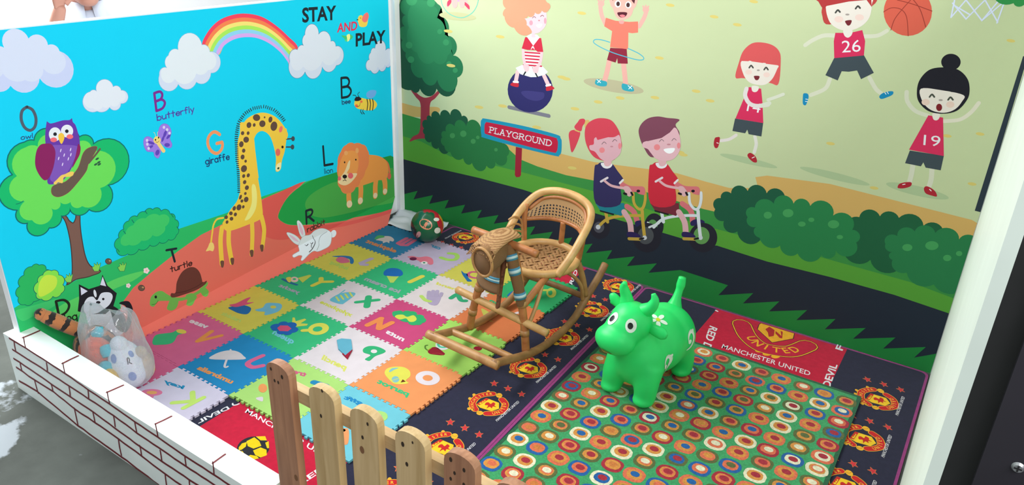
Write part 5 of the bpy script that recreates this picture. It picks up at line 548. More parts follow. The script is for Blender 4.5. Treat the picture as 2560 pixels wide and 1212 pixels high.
# ------------------------------------------------------------------ placing parts given in room coordinates under their thing
def top_of(o):
    while o.parent: o=o.parent
    return o
def wp(name,bm,m,parent,smooth=True,sub=0):
    o=frombm(name,bm,m,parent,smooth)
    o.data.transform(top_of(parent).matrix_basis.inverted())
    if sub:
        md=o.modifiers.new('sub','SUBSURF'); md.levels=md.render_levels=sub
    return o
def wtube(name,P,r,m,parent,n=10,sub=5,closed=False):
    bm=bmesh.new(); tube(bm,P,r,n=n,sub=sub if len(P)>2 else 0,closed=closed); return wp(name,bm,m,parent)
# ------------------------------------------------------------------ picket fence
W1=wood('pine_pale',(206,178,132),(176,146,98),(14,14,1.1)); W2=wood('pine_reddish',(176,128,96),(142,98,72),(16,16,1.0)); W3=wood('pine_rail',(212,182,136),(186,152,104),(1.2,14,14))
M_hole=mat('nail_hole',(52,40,30),rough=.9)
M_knot=mat('wood_knot',(120,84,56),rough=.8)
fx0,pitch=1.317,.1375
fence=tag(empty('picket_fence',(fx0,-1.862,FZ)),'light pine picket fence with rounded pickets, beside the end of the low brick wall','fence')
def picket(x,wide,top,m,holes,knots=()):
    bm=bmesh.new(); n=10; h=.030; y0,y1=-1.872,-1.850; P=[]
    w=wide/2
    P=[(x-w,FZ+.03),(x+w,FZ+.03)]
    for k in range(n+1):
        a=k*PI/n; P.append((x+w*math.cos(a)*1.0,top-h+h*math.sin(a)**.8))
    f=[bm.verts.new((p[0],y0,p[1])) for p in P]; b=[bm.verts.new((p[0],y1,p[1])) for p in P]
    bm.faces.new(f); bm.faces.new(b[::-1])
    for k in range(len(P)): bm.faces.new((f[k],b[k],b[(k+1)%len(P)],f[(k+1)%len(P)]))
    for mi,L in ((1,holes),(2,knots)):
        for hx,hz,r in L:
            vs=[bm.verts.new((x+hx+r*.8*math.cos(q*PI/6),y0-.0004,top-hz+r*1.25*math.sin(q*PI/6))) for q in range(12)]
            fc=bm.faces.new(vs); fc.material_index=mi
    return wp('picket',bm,[m,M_hole,M_knot],fence,False)
PK=[(W2,.642,[(-.022,.022,.004),(.016,.03,.005),(-.013,.052,.004),(.0,.052,.004)],[(.028,.33,.008)]),
    (W1,.634,[(-.006,.078,.0045),(.005,.003,.004)],[(.02,.3,.006)]),
    (W1,.632,[(.012,.03,.004),(-.006,.075,.0045)],[(-.01,.112,.0085)]),
    (W1,.634,[(-.02,.038,.0055),(.008,.02,.003),(-.01,.087,.005)],[(.02,.25,.006)]),
    (W2,.642,[(-.022,.022,.005),(.012,.032,.0045),(-.012,.052,.004),(-.022,.072,.004),(.012,.07,.0045)],[]),
    (W2,.632,[(0,.03,.004)],[])]
XO=[1.382-fx0,1.53-fx0,1.662-fx0,1.796-fx0,1.928-fx0,2.06-fx0]
for k in range(6): picket(fx0+XO[k],(.080 if k in (0,4) else .083),PK[k][1],PK[k][0],PK[k][2],PK[k][3])
for z in (.572,.17):
    bm=bmesh.new(); box(bm,1.345,2.11,-1.8498,-1.826,z-.036,z); bmesh.ops.bevel(bm,geom=bm.edges[:],offset=.0015,segments=1)
    wp('rail',bm,W3,fence,False)
# ------------------------------------------------------------------ rattan rocking chair with a horse head
R_pole=wood('rattan_pole',(196,150,96),(166,118,70),(9,9,9),2.2,.42)
R_pale=wood('rattan_pale',(214,172,112),(190,144,88),(9,9,9),2.0,.4)
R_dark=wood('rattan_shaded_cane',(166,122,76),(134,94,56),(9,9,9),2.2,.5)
R_red=wood('rattan_reddish',(190,124,72),(160,98,54),(8,8,8),3,.42)
def weave(name,c1,c2,su,sv,strength=.8):
    m=bpy.data.materials.new(name); m.use_nodes=True; nt=m.node_tree; N=nt.nodes; L=nt.links; b=N['Principled BSDF']; b.inputs['Roughness'].default_value=.6
    tc=N.new('ShaderNodeTexCoord'); mp=N.new('ShaderNodeMapping'); mp.inputs['Scale'].default_value=(su,su,sv); L.new(tc.outputs['Object'],mp.inputs[0])
    w=N.new('ShaderNodeTexWave'); w.wave_type='BANDS'; w.bands_direction='Z'; w.inputs['Scale'].default_value=1; w.inputs['Distortion'].default_value=1.2; w.inputs['Detail'].default_value=2; L.new(mp.outputs[0],w.inputs['Vector'])
    w2=N.new('ShaderNodeTexWave'); w2.wave_type='BANDS'; w2.bands_direction='DIAGONAL'; w2.inputs['Scale'].default_value=.6; w2.inputs['Distortion'].default_value=.6; L.new(mp.outputs[0],w2.inputs['Vector'])
    mm=N.new('ShaderNodeMath'); mm.operation='MULTIPLY'; L.new(w.outputs['Fac'],mm.inputs[0]); 
    ad=N.new('ShaderNodeMath'); ad.operation='MULTIPLY_ADD'; ad.inputs[1].default_value=.5; ad.inputs[2].default_value=.5; L.new(w2.outputs['Fac'],ad.inputs[0]); L.new(ad.outputs[0],mm.inputs[1])
    r=N.new('ShaderNodeValToRGB'); r.color_ramp.elements[0].position=.05; r.color_ramp.elements[0].color=lin(c2); r.color_ramp.elements[1].position=.6; r.color_ramp.elements[1].color=lin(c1); L.new(mm.outputs[0],r.inputs[0]); L.new(r.outputs[0],b.inputs['Base Color'])
    bp=N.new('ShaderNodeBump'); bp.inputs['Strength'].default_value=strength; bp.inputs['Distance'].default_value=.003; L.new(mm.outputs[0],bp.inputs['Height']); L.new(bp.outputs[0],b.inputs['Normal'])
    return m
R_weave=weave('woven_cane',(190,142,92),(128,86,50),60,300)
R_flap=weave('woven_flap',(204,158,104),(146,102,60),420,60,.7)
CX=1.207
def mx(P): return [(2*CX-p[0],)+tuple(p[1:]) for p in P]
ch=tag(empty('rattan_rocking_chair',(CX,-.5,-.0095)),'child size rattan rocking chair with woven horse head and round cane seat','rocking chair')
rk=[(1.352,-.905,.112),(1.357,-.775,.068),(1.36,-.667,.034),(1.362,-.56,.0135),(1.362,-.47,.008),(1.362,-.38,.0135),(1.362,-.29,.036),(1.36,-.207,.088),(1.357,-.10,.145),(1.355,-.045,.186)]
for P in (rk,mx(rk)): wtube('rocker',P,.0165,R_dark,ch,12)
wtube('front_crossbar',[(1.035,-.893,.107),(1.12,-.895,.108),(1.30,-.895,.106),(1.368,-.893,.104)],.018,R_pole,ch,14)
wtube('crossbar',[(1.055,-.775,.07),(1.2,-.777,.074),(1.358,-.775,.07)],.0135,R_pole,ch)
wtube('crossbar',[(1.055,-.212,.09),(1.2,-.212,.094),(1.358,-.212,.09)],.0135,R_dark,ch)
fb=wtube('foot_bar',[(.998,-.664,.192),(1.2,-.664,.176),(1.434,-.664,.157)],.0155,R_pale,ch,14)
fl=[(1.345,-.664,.036),(1.332,-.664,.13),(1.308,-.662,.245),(1.282,-.652,.337),(1.255,-.645,.41),(1.235,-.642,.452)]
for P in (fl,mx(fl)):
    o=wtube('front_leg',P,[.0165,.016,.016,.0165,.017,.016],R_red,ch,12)
    for i in (0,1):
        a,b=Vector(P[i]),Vector(P[i+1]); p=a.lerp(b,.9 if i==0 else .95)
        d=(b-a).normalized()*.012
        bm=bmesh.new(); tube(bm,[p-d,p+d],.0185,n=12); wp('binding',bm,R_pole,o)
bl=[(1.357,-.212,.097),(1.345,-.235,.19),(1.325,-.265,.283)]
for P in (bl,mx(bl)): wtube('rear_leg',P,.0135,R_pole,ch)
for br in ([(1.357,-.235,.082),(1.352,-.262,.17),(1.318,-.33,.245),(1.27,-.42,.272)],[(1.335,-.655,.13),(1.335,-.60,.205),(1.315,-.53,.262),(1.29,-.49,.276)]):
    for P in (br,mx(br)): wtube('brace',P,.0085,R_pole,ch,8)
sb=[(1.308,-.655,.225),(1.31,-.57,.258),(1.30,-.47,.277)]
for P in (sb,mx(sb)): wtube('seat_bearer',P,.0145,R_red,ch,10)
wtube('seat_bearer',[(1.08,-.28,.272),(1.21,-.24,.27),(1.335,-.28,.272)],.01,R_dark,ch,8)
# seat
SC=(1.21,-.362,.292)
ring=[(SC[0]+.142*math.cos(a),SC[1]+.158*math.sin(a),SC[2]) for a in [k*2*PI/40 for k in range(40)]]
bm=bmesh.new(); tube(bm,ring,.0165,n=12,closed=True); wp('seat_ring',bm,R_pale,ch)
# herringbone seat: real woven strips, over two under two
bm=bmesh.new(); st=.0165; bow=lambda x,y:-.006-.010*max(0,1-((x-SC[0])/.14)**2-((y-SC[1])/.155)**2)
for fam in (0,1):
    for k in range(-13,14):
        pts=[]
        for s in range(-40,41):
            a=k*st; b=s*st*.25
            u,v=(a,b) if fam==0 else (b,a)
            x=SC[0]+(u+v)*.7071; y=SC[1]+(u-v)*.7071
            if ((x-SC[0])/.135)**2+((y-SC[1])/.151)**2>1: continue
            ph=((k if fam==0 else s*.25)-(s*.25 if fam==0 else k)*1.0)
            w=math.sin((b/st+k*(1 if fam==0 else -1)+(0 if fam==0 else 2))*PI/2)*(1)
            pts.append((x,y,SC[2]+bow(x,y)+.0038*w*(1 if fam==0 else 1)))
        if len(pts)>3: tube(bm,pts,st*.47,n=6,sq=(.22,1,(0,0,1)))
wp('seat_weave',bm,weave('seat_rush',(196,150,98),(150,106,64),500,500,.5),ch)
# hoop back
hp=[(1.336,-.452,.285),(1.361,-.405,.352),(1.368,-.335,.415),(1.358,-.252,.468),(1.328,-.208,.503),(1.272,-.192,.524),(CX,-.188,.530)]
hoop=hp+mx(hp)[::-1][1:]
wtube('hoop_back',hoop,.0165,R_pale,ch,14)
wtube('inner_hoop',[(1.345,-.262,.442),(1.315,-.214,.479),(1.265,-.2,.5),(CX,-.197,.506)]+mx([(1.345,-.262,.442),(1.315,-.214,.479),(1.265,-.2,.5)])[::-1],.008,R_red,ch,8)
rl=[(1.352,-.285,.40),(1.29,-.218,.40),(CX,-.198,.402)]
wtube('back_rail',rl+mx(rl)[::-1][1:],.0095,R_red,ch,8)
for P in ([(1.072,-.288,.29),(1.062,-.285,.40),(1.058,-.27,.466)],[(1.342,-.288,.29),(1.352,-.285,.40),(1.356,-.27,.462)],[(CX+.002,-.206,.29),(CX,-.202,.34),(CX,-.2,.40)]):
    wtube('back_post',P,.0125,R_red,ch,10)
# cane panel with real openings in its weave
def cane_mat():
    m=bpy.data.materials.new('open_cane_webbing'); m.use_nodes=True; nt=m.node_tree; N=nt.nodes; L=nt.links; b=N['Principled BSDF']; b.inputs['Base Color'].default_value=lin((190,150,104)); b.inputs['Roughness'].default_value=.55
    return m
bm=bmesh.new(); NU,NV=44,14
low=catmull(rl+mx(rl)[::-1][1:],False,13); hi0=[(1.352,-.27,.425),(1.315,-.214,.474),(1.265,-.2,.497),(CX,-.197,.503)]; hi=catmull(hi0+mx(hi0)[::-1][1:],False,13)
def samp(Q,t):
    x=t*(len(Q)-1); i=min(int(x),len(Q)-2); return Vector(Q[i]).lerp(Vector(Q[i+1]),x-i)
G=[[bm.verts.new(samp(low,.02+.96*i/NU).lerp(samp(hi,.02+.96*i/NU),j/NV)) for j in range(NV+1)] for i in range(NU+1)]
for i in range(NU):
    for j in range(NV): bm.faces.new((G[i][j],G[i+1][j],G[i+1][j+1],G[i][j+1]))
cs=[]
# open a diamond at every second crossing
for i in range(1,NU,2):
    for j in range(1,NV-3,2):
        v=G[i][j]; 
        cs+=bmesh.ops.bevel(bm,geom=[v],offset=.0054,affect='VERTICES',segments=1)['faces']
bm.faces.ensure_lookup_table()
cs=[f for f in set(cs) if f.is_valid]
bmesh.ops.delete(bm,geom=cs,context='FACES_ONLY')
o=wp('cane_panel',bm,cane_mat(),ch,False); md=o.modifiers.new('s','SOLIDIFY'); md.thickness=.0025
for k in range(3):
    z0=.43-.028*k
    P=[(1.054+.004*k,-.395-.012*k,z0),(1.060,-.36,z0+.004-.004*k),(1.066,-.315+.006*k,z0-.03),(1.070,-.298+.004*k,.30)]
    wtube('side_cane',P,.0048,R_pole,ch,8)
# horse head
wtube('handle',[(1.055,-.648,.472),(1.2,-.65,.470),(1.353,-.648,.462)],.0155,R_red,ch,14)
bm=bmesh.new()
tube(bm,[(CX,-.635,.445),(CX-.0,-.685,.443),(CX-.002,-.735,.440),(CX-.004,-.775,.436),(CX-.004,-.79,.434)],[.034,.044,.052,.055,.050],n=20,sub=4,sq=(1.12,.82,(0,0,1)))
hd=wp('horse_head',bm,R_weave,ch)
wtube('muzzle_rim',[(CX-.004+.044*math.cos(a),-.789-.008*math.sin(a),.434+.06*math.sin(a)) for a in [k*2*PI/20 for k in range(20)]],.006,R_pole,hd,8,0,True)
bm=bmesh.new(); g=[]
for i in range(13):
    row=[]
    for j in range(15):
        u=i/12-.5; v=j/14
        row.append(bm.verts.new((CX-.002+u*.108-.012*v,-.612-.165*v,.512+.012*math.sin(PI*v)-.02*abs(u*2)**2-.018*v*v+.0025*math.sin(i*2.4+j)*v+(.008*math.sin(i*1.9)*(v>.95)))))
    g.append(row)
for i in range(12):
    for j in range(14): bm.faces.new((g[i][j],g[i+1][j],g[i+1][j+1],g[i][j+1]))
o=wp('mane_flap',bm,R_flap,hd); md=o.modifiers.new('s','SOLIDIFY'); md.thickness=.005
bm=bmesh.new()
for i in range(14):
    u=i/13-.5; x=CX-.014+u*.108; tube(bm,[(x,-.773,.492-.02*abs(u*2)**2),(x+random.uniform(-.003,.003),-.787,.482-.02*abs(u*2)**2),(x+random.uniform(-.005,.005),-.795-random.random()*.006,.468-.02*abs(u*2)**2)],.0022,n=5)
wp('fringe',bm,R_flap,hd)
# woven chest wrapped round the left leg and the front, open at the right
bm=bmesh.new(); g=[]
for i in range(25):
    a=PI*(.62+1.0*i/24)
    row=[]
    for j in range(15):
        t=j/14; z=.465-.18*t; w=.056+.046*t; d=.046+.022*t
        row.append(bm.verts.new((CX-.008+w*math.cos(a),-.652+d*math.sin(a)*1.0,z+.02*t*math.cos(a*2)*.5)))
    g.append(row)
for i in range(24):
    for j in range(14): bm.faces.new((g[i][j],g[i+1][j],g[i+1][j+1],g[i][j+1]))
o=wp('chest_weave',bm,R_weave,ch); md=o.modifiers.new('s','SOLIDIFY'); md.thickness=.006; md.offset=0
M_blue=mat('blue_cane',(70,138,166),rough=.5); M_pblue=mat('pale_blue_cane',(188,214,214),rough=.5)
def band(z,t,m,off=.005):
    bm=bmesh.new(); P=[]
    for i in range(25):
        a=PI*(.62+1.0*i/24); w=.056+.046*t; d=.046+.022*t
        P.append((CX-.008+(w+off)*math.cos(a),-.652+(d+off)*math.sin(a),z+.02*t*math.cos(a*2)*.5))
    tube(bm,P,.0042,n=8); return bm
for dz,m in ((.006,M_blue),(-.002,M_pblue),(-.009,M_blue)):
    wp('stripe',band(.341+dz,.69,m),m,o)
bm=bmesh.new(); tube(bm,[(1.227,-.655,.462),(1.25,-.662,.42),(1.268,-.664,.37),(1.289,-.664,.31),(1.302,-.664,.265),(1.309,-.664,.235)],[.021,.0225,.0225,.0215,.02,.018],n=14,sub=4); lw2=wp('leg_weave',bm,R_weave,ch)
for p,q in (((1.2435,-.6605,.432),(1.2535,-.663,.411)),((1.262,-.664,.385),(1.272,-.664,.357)),((1.2955,-.664,.289),(1.3025,-.664,.263))):
    a,b=Vector(p),Vector(q); bm=bmesh.new(); tube(bm,[a,b],.0238,n=14); s=wp('stripe',bm,M_blue,lw2)
    bm=bmesh.new(); tube(bm,[a.lerp(b,.3),a.lerp(b,.7)],.0246,n=14); wp('stripe',bm,M_pblue,lw2)
wtube('rein_stick',[(CX+.012,-.655,.44),(CX+.006,-.664,.33),(CX-.006,-.668,.165)],.0095,wood('dark_bound_cane',(150,96,66),(84,50,34),(20,20,20),4,.5),ch)
ch.rotation_euler=(0,math.radians(1.72),0); ch.location.z+=.0049; ch.location.x-=.012     # one rocker on the foam, the other on the thinner carpet
# ------------------------------------------------------------------ green bouncy cow
cow=empty('bouncy_cow',(1.782,-.505,-.003),math.atan2(-.994,-.11)-PI/2)
tag(cow,'bright green inflatable bouncy cow toy with white flower, on the dotted rug','bouncy toy')
M_cow=mat('green_vinyl',(34,224,112),rough=.42,spec=.45,bump=.06,bscale=160,var=.10,vscale=9,sub=.08)
M_cw=mat('white_toy_paint',(226,240,228),rough=.5); M_ck=mat('black_toy_paint',(18,20,20),rough=.3); M_cy=mat('yellow_toy_paint',(206,216,40),rough=.5)
M_dirt=mat('scuffed_paint',(120,150,84),rough=.8)
# local axes: x = cow's right... the photo shows its left side; left is -x here
def LP(l,f,z): return Vector((-l,f,z))
bm=bmesh.new()
def el(l,f,z,a,b,c,rx=0): ellipsoid(bm,LP(l,f,z),(a,b,c),Matrix.Rotation(rx,3,'X') if rx else None,28,18)
el(0,-.03,.168,.118,.165,.122); el(.0,-.10,.168,.12,.115,.12); el(0,.075,.148,.106,.105,.112); el(-.01,.085,.20,.085,.078,.09)
el(-.028,.115,.302,.078,.076,.074); el(-.036,.150,.282,.071,.062,.062); el(-.045,.188,.250,.078,.058,.055,.25); el(-.03,.095,.26,.074,.07,.08)
for l,f in ((-.07,.13),(.07,.13),(-.075,-.14),(.075,-.14)):
    tube(bm,[LP(l*.75,f*.8,.13),LP(l*.95,f*.97,.08),LP(l,f,.03),LP(l,f*1.01,.004)],[.062,.047,.040,.034],n=20,sub=4)
    el(l,f+.010,.022,.040,.045,.021)
body=frombm('body',bm,M_cow,cow,True)
md=body.modifiers.new('r','REMESH'); md.mode='VOXEL'; md.voxel_size=.006; md.use_smooth_shade=True
md=body.modifiers.new('s','SMOOTH'); md.factor=.5; md.iterations=16
dg=bpy.context.evaluated_depsgraph_get(); ev=body.evaluated_get(dg); me=ev.to_mesh()
bvh=BVHTree.FromPolygons([v.co.copy() for v in me.vertices],[tuple(p.vertices) for p in me.polygons]); ev.to_mesh_clear()
def cpart(name,P,r,parent=cow,n=14,m=M_cow,sub=5):
    bm=bmesh.new(); tube(bm,P,r,n=n,sub=sub); return frombm(name,bm,m,parent,True)
cpart('horn',[LP(-.062,.10,0.355),LP(-.070,.10,0.385),LP(-.079,.105,0.415),LP(-.074,.108,0.438)],[.028,.021,.016,.008])
cpart('horn',[LP(.010,.10,0.352),LP(.034,.10,0.375),LP(.045,.098,0.405),LP(.036,.098,0.430)],[.028,.022,.016,.008])
for P in ([LP(-.085,.095,0.325),LP(-.11,.09,0.340),LP(-.13,.09,0.348),LP(-.14,.092,0.346)],[LP(.035,.105,0.302),LP(.058,.105,0.298),LP(.095,.105,0.294),LP(.112,.108,0.292)]):
    bm=bmesh.new(); tube(bm,P,[.012,.02,.021,.010],n=14,sub=5,sq=(.5,1,(0,1,.3))); frombm('ear',bm,M_cow,cow,True)
cpart('tail',[LP(0,-.155,0.265),LP(0,-.165,0.295),LP(.0,-.178,0.325),LP(.0,-.185,0.345),LP(.0,-.19,0.375)],[.03,.018,.0145,.017,.014])
def decal(name,polys,org,dirn,up,m,parent=cow,off=.0014):
    """flat painted mark pressed on to the body: 2D polygons thrown along dirn"""
    d=dirn.normalized(); s=up.cross(d).normalized(); u=d.cross(s).normalized(); bm=bmesh.new()
    for P in polys:
        vs=[]
        for a,b in P:
            h,nr,_,_=bvh.ray_cast(org+s*a+u*b-d*.3,d)
            if h is None: h=org; nr=-d
            vs.append(bm.verts.new(h+nr*off))
        c=Vector((0,0,0))
        for a,b in P: c+=Vector((a,b,0))
        c/=len(P); h,nr,_,_=bvh.ray_cast(org+s*c.x+u*c.y-d*.3,d)
        cv=bm.verts.new((h+nr*off) if h else org)
        for k in range(len(vs)): bm.faces.new((vs[k],vs[(k+1)%len(vs)],cv))
    return frombm(name,bm,m,parent,True)
def ell2(cx,cy,a,b,rot=0,n=20): return [(cx+a*math.cos(t)*math.cos(rot)-b*math.sin(t)*math.sin(rot),cy+a*math.cos(t)*math.sin(rot)+b*math.sin(t)*math.cos(rot)) for t in [2*PI*k/n for k in range(n)]]
for l,f,z in ((-.066,.185,.327),(.008,.18,.325)):
    p=LP(l,f,z); d=LP(-.030,.105,.292)-p
    e=decal('eye',[ell2(0,0,.0195,.0245)],p,d,Vector((0,0,1)),M_cw); decal('pupil',[ell2(.002,-.001,.0095,.0115)],p,d,Vector((0,0,1)),M_ck,e,.0024)
fo=LP(.024,.012,.29); fu=LP(-.55,.75,.1)
fl2=decal('flower',[ell2(.021*math.cos(a),.021*math.sin(a),.0155,.0085,a) for a in [k*2*PI/5+.3 for k in range(5)]],fo,Vector((.18,-.15,-1)),fu,M_cw)
decal('flower_centre',[ell2(0,0,.009,.008)],fo,Vector((.18,-.15,-1)),fu,M_cy,fl2,.0022)
def swirl(org,d):
    def seg(pts,w): return [list(p) for p in []]
    Q=catmull([(.026,-.034),(.002,-.030),(-.018,-.008),(-.020,.018),(-.006,.030),(.012,.018),(.016,-.002)],False,5)
    polys=[]
    for i in range(len(Q)-1):
        a=Vector(Q[i]);b=Vector(Q[i+1]); t=i/(len(Q)-1); w=.0018+.0058*math.sin(PI*min(1,t*1.05)); n=Vector((-(b-a).y,(b-a).x)).normalized()*w
        polys.append([tuple(a+n),tuple(a-n),tuple(b-n),tuple(b+n)])
    polys+=[ell2(.008,-.006,.0095,.0085),ell2(-.024,.028,.005,.005)]
    return decal('swirl',polys,org,d,Vector((0,0,1)),M_cw)
swirl(LP(.10,.06,.15),Vector((1,.2,-.15))); swirl(LP(.10,-.09,.19),Vector((1,.05,-.2)))
sm_=decal('mouth_scuff',[ell2(-.004,.0,.02,.006,.2),ell2(.012,-.004,.012,.004,-.3)],LP(-.05,.24,.222),Vector((0,-1,.25)),Vector((0,0,1)),M_dirt)
# ------------------------------------------------------------------ toy ball
BC=Vector((0.3025, -0.0251, 0.0865))
ball=empty('toy_ball',BC)
tag(ball,'green, red and yellow play ball in the corner by the white sheet','ball')
bm=bmesh.new(); bmesh.ops.create_uvsphere(bm,u_segments=48,v_segments=32,radius=.086)
mats=[mat('ball_green',(18,92,58),rough=.3,coat=.4),mat('ball_red',(184,36,50),rough=.3,coat=.4),mat('ball_yellow',(226,160,44),rough=.3,coat=.4),mat('ball_dark',(22,34,34),rough=.3,coat=.4)]
ax=Vector((.72,-.35,-.12)).normalized(); vd=Vector((2.4,-2.85,1.6)).normalized()
sd=vd.cross(Vector((0,0,1))).normalized()*-1; upv=sd.cross(vd)*-1
for f in bm.faces:
    c=f.calc_center_median().normalized(); a=c.dot(sd); b=c.dot(upv)
    q=a*.93+b*.35
    f.material_index=2 if q>.88 else (1 if q>.62 or (b>.8 and q>.1) else (3 if q<-.72 else 0))
frombm('shell',bm,mats,ball,True)
# a plain printed patch and two pale shapes take the place of the picture on the ball
def onball(name,a,b,ra,rb,rot,m,parent):
    bm=bmesh.new(); vs=[]
    for k in range(20):
        t=2*PI*k/20; x=a+ra*math.cos(t)*math.cos(rot)-rb*math.sin(t)*math.sin(rot); y=b+ra*math.cos(t)*math.sin(rot)+rb*math.sin(t)*math.cos(rot)
        z=math.sqrt(max(.02,1-x*x-y*y)); vs.append(bm.verts.new((sd*x+upv*y+vd*z)*.0866))
    z=math.sqrt(1-a*a-b*b); c=bm.verts.new((sd*a+upv*b+vd*z)*.0872)
    for k in range(20): bm.faces.new((vs[k],vs[(k+1)%20],c))
    return frombm(name,bm,m,parent,True)
M_bp=mat('ball_peach',(222,138,104),rough=.3,coat=.4); M_bw=mat('ball_white',(222,220,212),rough=.3,coat=.4)
onball('printed_patch',-.08,.08,.40,.30,-.5,M_bp,ball); onball('printed_patch',.55,.36,.17,.11,0,M_bw,ball); onball('printed_patch',.60,-.30,.19,.17,.6,M_bw,ball); onball('printed_patch',-.52,-.52,.19,.13,1.2,mat('ball_pale_pink',(214,150,150),rough=.3,coat=.4),ball)
# ------------------------------------------------------------------ soft toys and the plastic bag
def plush(name,c,rough=.95,v=.2): return mat(name,c,rough=rough,spec=.1,bump=.8,bscale=260,var=v,vscale=70,sheen=.3)
def stripes_mat():
    m=bpy.data.materials.new('tiger_plush'); m.use_nodes=True; nt=m.node_tree; N=nt.nodes; L=nt.links; b=N['Principled BSDF']; b.inputs['Roughness'].default_value=.95; b.inputs['Sheen Weight'].default_value=.3
    a=N.new('ShaderNodeAttribute'); a.attribute_name='stripe'
    tc=N.new('ShaderNodeTexCoord'); n=N.new('ShaderNodeTexNoise'); n.inputs['Scale'].default_value=60; L.new(tc.outputs['Object'],n.inputs['Vector'])
    ad=N.new('ShaderNodeMath'); ad.operation='MULTIPLY_ADD'; ad.inputs[1].default_value=.7; L.new(n.outputs['Fac'],ad.inputs[0]); L.new(a.outputs['Fac'],ad.inputs[2])
    r=N.new('ShaderNodeValToRGB'); e=r.color_ramp.elements; e[0].position=.98; e[0].color=lin((192,120,72)); e[1].position=1.04; e[1].color=lin((40,30,28)); L.new(ad.outputs[0],r.inputs[0]); L.new(r.outputs[0],b.inputs['Base Color'])
    bp=N.new('ShaderNodeBump'); bp.inputs['Strength'].default_value=.8; bp.inputs['Distance'].default_value=.002; n2=N.new('ShaderNodeTexNoise'); n2.inputs['Scale'].default_value=300; L.new(tc.outputs['Object'],n2.inputs['Vector']); L.new(n2.outputs['Fac'],bp.inputs['Height']); L.new(bp.outputs[0],b.inputs['Normal'])
    return m
M_tiger=stripes_mat()
def stripe_attr(o,fn):
    at=o.data.attributes.new('stripe','FLOAT','POINT')
    for i,v in enumerate(o.data.vertices): at.data[i].value=fn(v.co)
tg=empty('tiger_plush',(.09,-1.69,0)); tag(tg,'orange tiger soft toy with black stripes, behind the plastic bag against the left wall','soft toy')
TP=[(.03,-1.80,.268),(.048,-1.777,.245),(.068,-1.75,.217),(.085,-1.725,.195),(.10,-1.705,.182)]
bm=bmesh.new(); tube(bm,TP,[.022,.026,.026,.026,.028],n=20,sub=10); ellipsoid(bm,Vector(TP[0])+Vector((-.004,-.005,.006)),(.022,.022,.022))
o=wp('tail',bm,M_tiger,tg); bas=Vector((.09,-1.69,0))
stripe_attr(o,lambda c:.5+.5*math.exp(-((((c+bas)-Vector(TP[0])).length*22+.75)%1-.5)**2*60))
bm=bmesh.new(); ellipsoid(bm,Vector((.118,-1.69,.112)),(.085,.072,.085),None,40,28)
ellipsoid(bm,Vector((.12,-1.70,.035)),(.09,.06,.034),None,30,20)
o=wp('body',bm,M_tiger,tg)
stripe_attr(o,lambda c:.5+.5*math.exp(-(((c.x+.3*c.z)*30+.3)%1-.5)**2*45))
bm=bmesh.new(); ellipsoid(bm,Vector((.15,-1.60,.05)),(.05,.045,.045),None,24,16); hd2=wp('head',bm,M_tiger,tg); stripe_attr(hd2,lambda c:.5+.5*math.exp(-((c.x*30)%1-.5)**2*45))
for dx in (-.03,.03):
    bm=bmesh.new(); ellipsoid(bm,Vector((.15+dx,-1.59,.093)),(.014,.008,.014)); wp('ear',bm,plush('tiger_ear',(176,112,68)),hd2)
# toys inside the bag
P_or=plush('orange_plush',(246,104,72)); P_te=plush('turquoise_plush',(64,196,214)); P_ye=plush('yellow_plush',(240,190,60)); P_wh=plush('white_plush',(232,236,246),v=.06); P_bl=plush('blue_dot_plush',(120,146,206)); P_be=plush('beige_plush',(206,184,160))
t1=empty('plush_bird',(0.159,-1.70,0)); tag(t1,'orange and turquoise soft toy with yellow tip, inside the clear plastic bag','soft toy')
bm=bmesh.new(); ellipsoid(bm,Vector((0.164,-1.715,.115)),(.072,.055,.07)); wp('body',bm,P_or,t1)
for P,r in (([(0.119,-1.70,.15),(0.154,-1.69,.185),(0.154,-1.68,.21)],[.03,.02,.012]),([(0.219,-1.705,.165),(0.234,-1.71,.15),(0.244,-1.715,.135)],[.018,.022,.016]),([(0.249,-1.735,.105),(0.274,-1.74,.115)],[.024,.02])): 
    bm=bmesh.new(); tube(bm,P,r,n=14,sub=4 if len(P)>2 else 0); wp('wing',bm,P_te,t1)
bm=bmesh.new(); ellipsoid(bm,Vector((0.281,-1.742,.062)),(.034,.032,.05)); wp('foot',bm,P_ye,t1)
t2=empty('plush_octopus',(0.249,-1.65,0)); tag(t2,'white soft toy with blue dots and stitched letter, inside the clear plastic bag','soft toy')
bm=bmesh.new(); ellipsoid(bm,Vector((0.274,-1.668,.095)),(.048,.06,.09),Matrix.Rotation(-.45,3,'Y'),30,20); ellipsoid(bm,Vector((0.251,-1.672,.165)),(.034,.03,.034)); wb=wp('body',bm,P_wh,t2)
t3=empty('plush_bear',(0.289,-1.60,0)); tag(t3,'beige soft toy at the far side of the clear plastic bag, behind the dotted one','soft toy')
bm=bmesh.new(); ellipsoid(bm,Vector((.288,-1.618,.068)),(.042,.034,.058)); wp('body',bm,P_be,t3); bm=bmesh.new(); ellipsoid(bm,Vector((.296,-1.625,.13)),(.024,.021,.022)); wp('head',bm,P_be,t3)
M0=Vector((0.274,-1.668,.095)); rotm=Matrix.Rotation(-.45,3,'Y')
def dot(d,r,name='dot',m=P_bl,out=1.02):
    d=Vector(d).normalized(); bm=bmesh.new(); s=d.orthogonal().normalized(); u=d.cross(s); vs=[]
    for k in range(14):
        q=(d+(s*math.cos(k*2*PI/14)+u*math.sin(k*2*PI/14))*r).normalized(); vs.append(bm.verts.new(M0+rotm@Vector((q.x*.048*out,q.y*.06*out,q.z*.09*out))))
    c=bm.verts.new(M0+rotm@Vector((d.x*.049*out,d.y*.061*out,d.z*.091*out)))
    for k in range(14): bm.faces.new((vs[k],vs[(k+1)%14],c))
    wp(name,bm,m,wb)
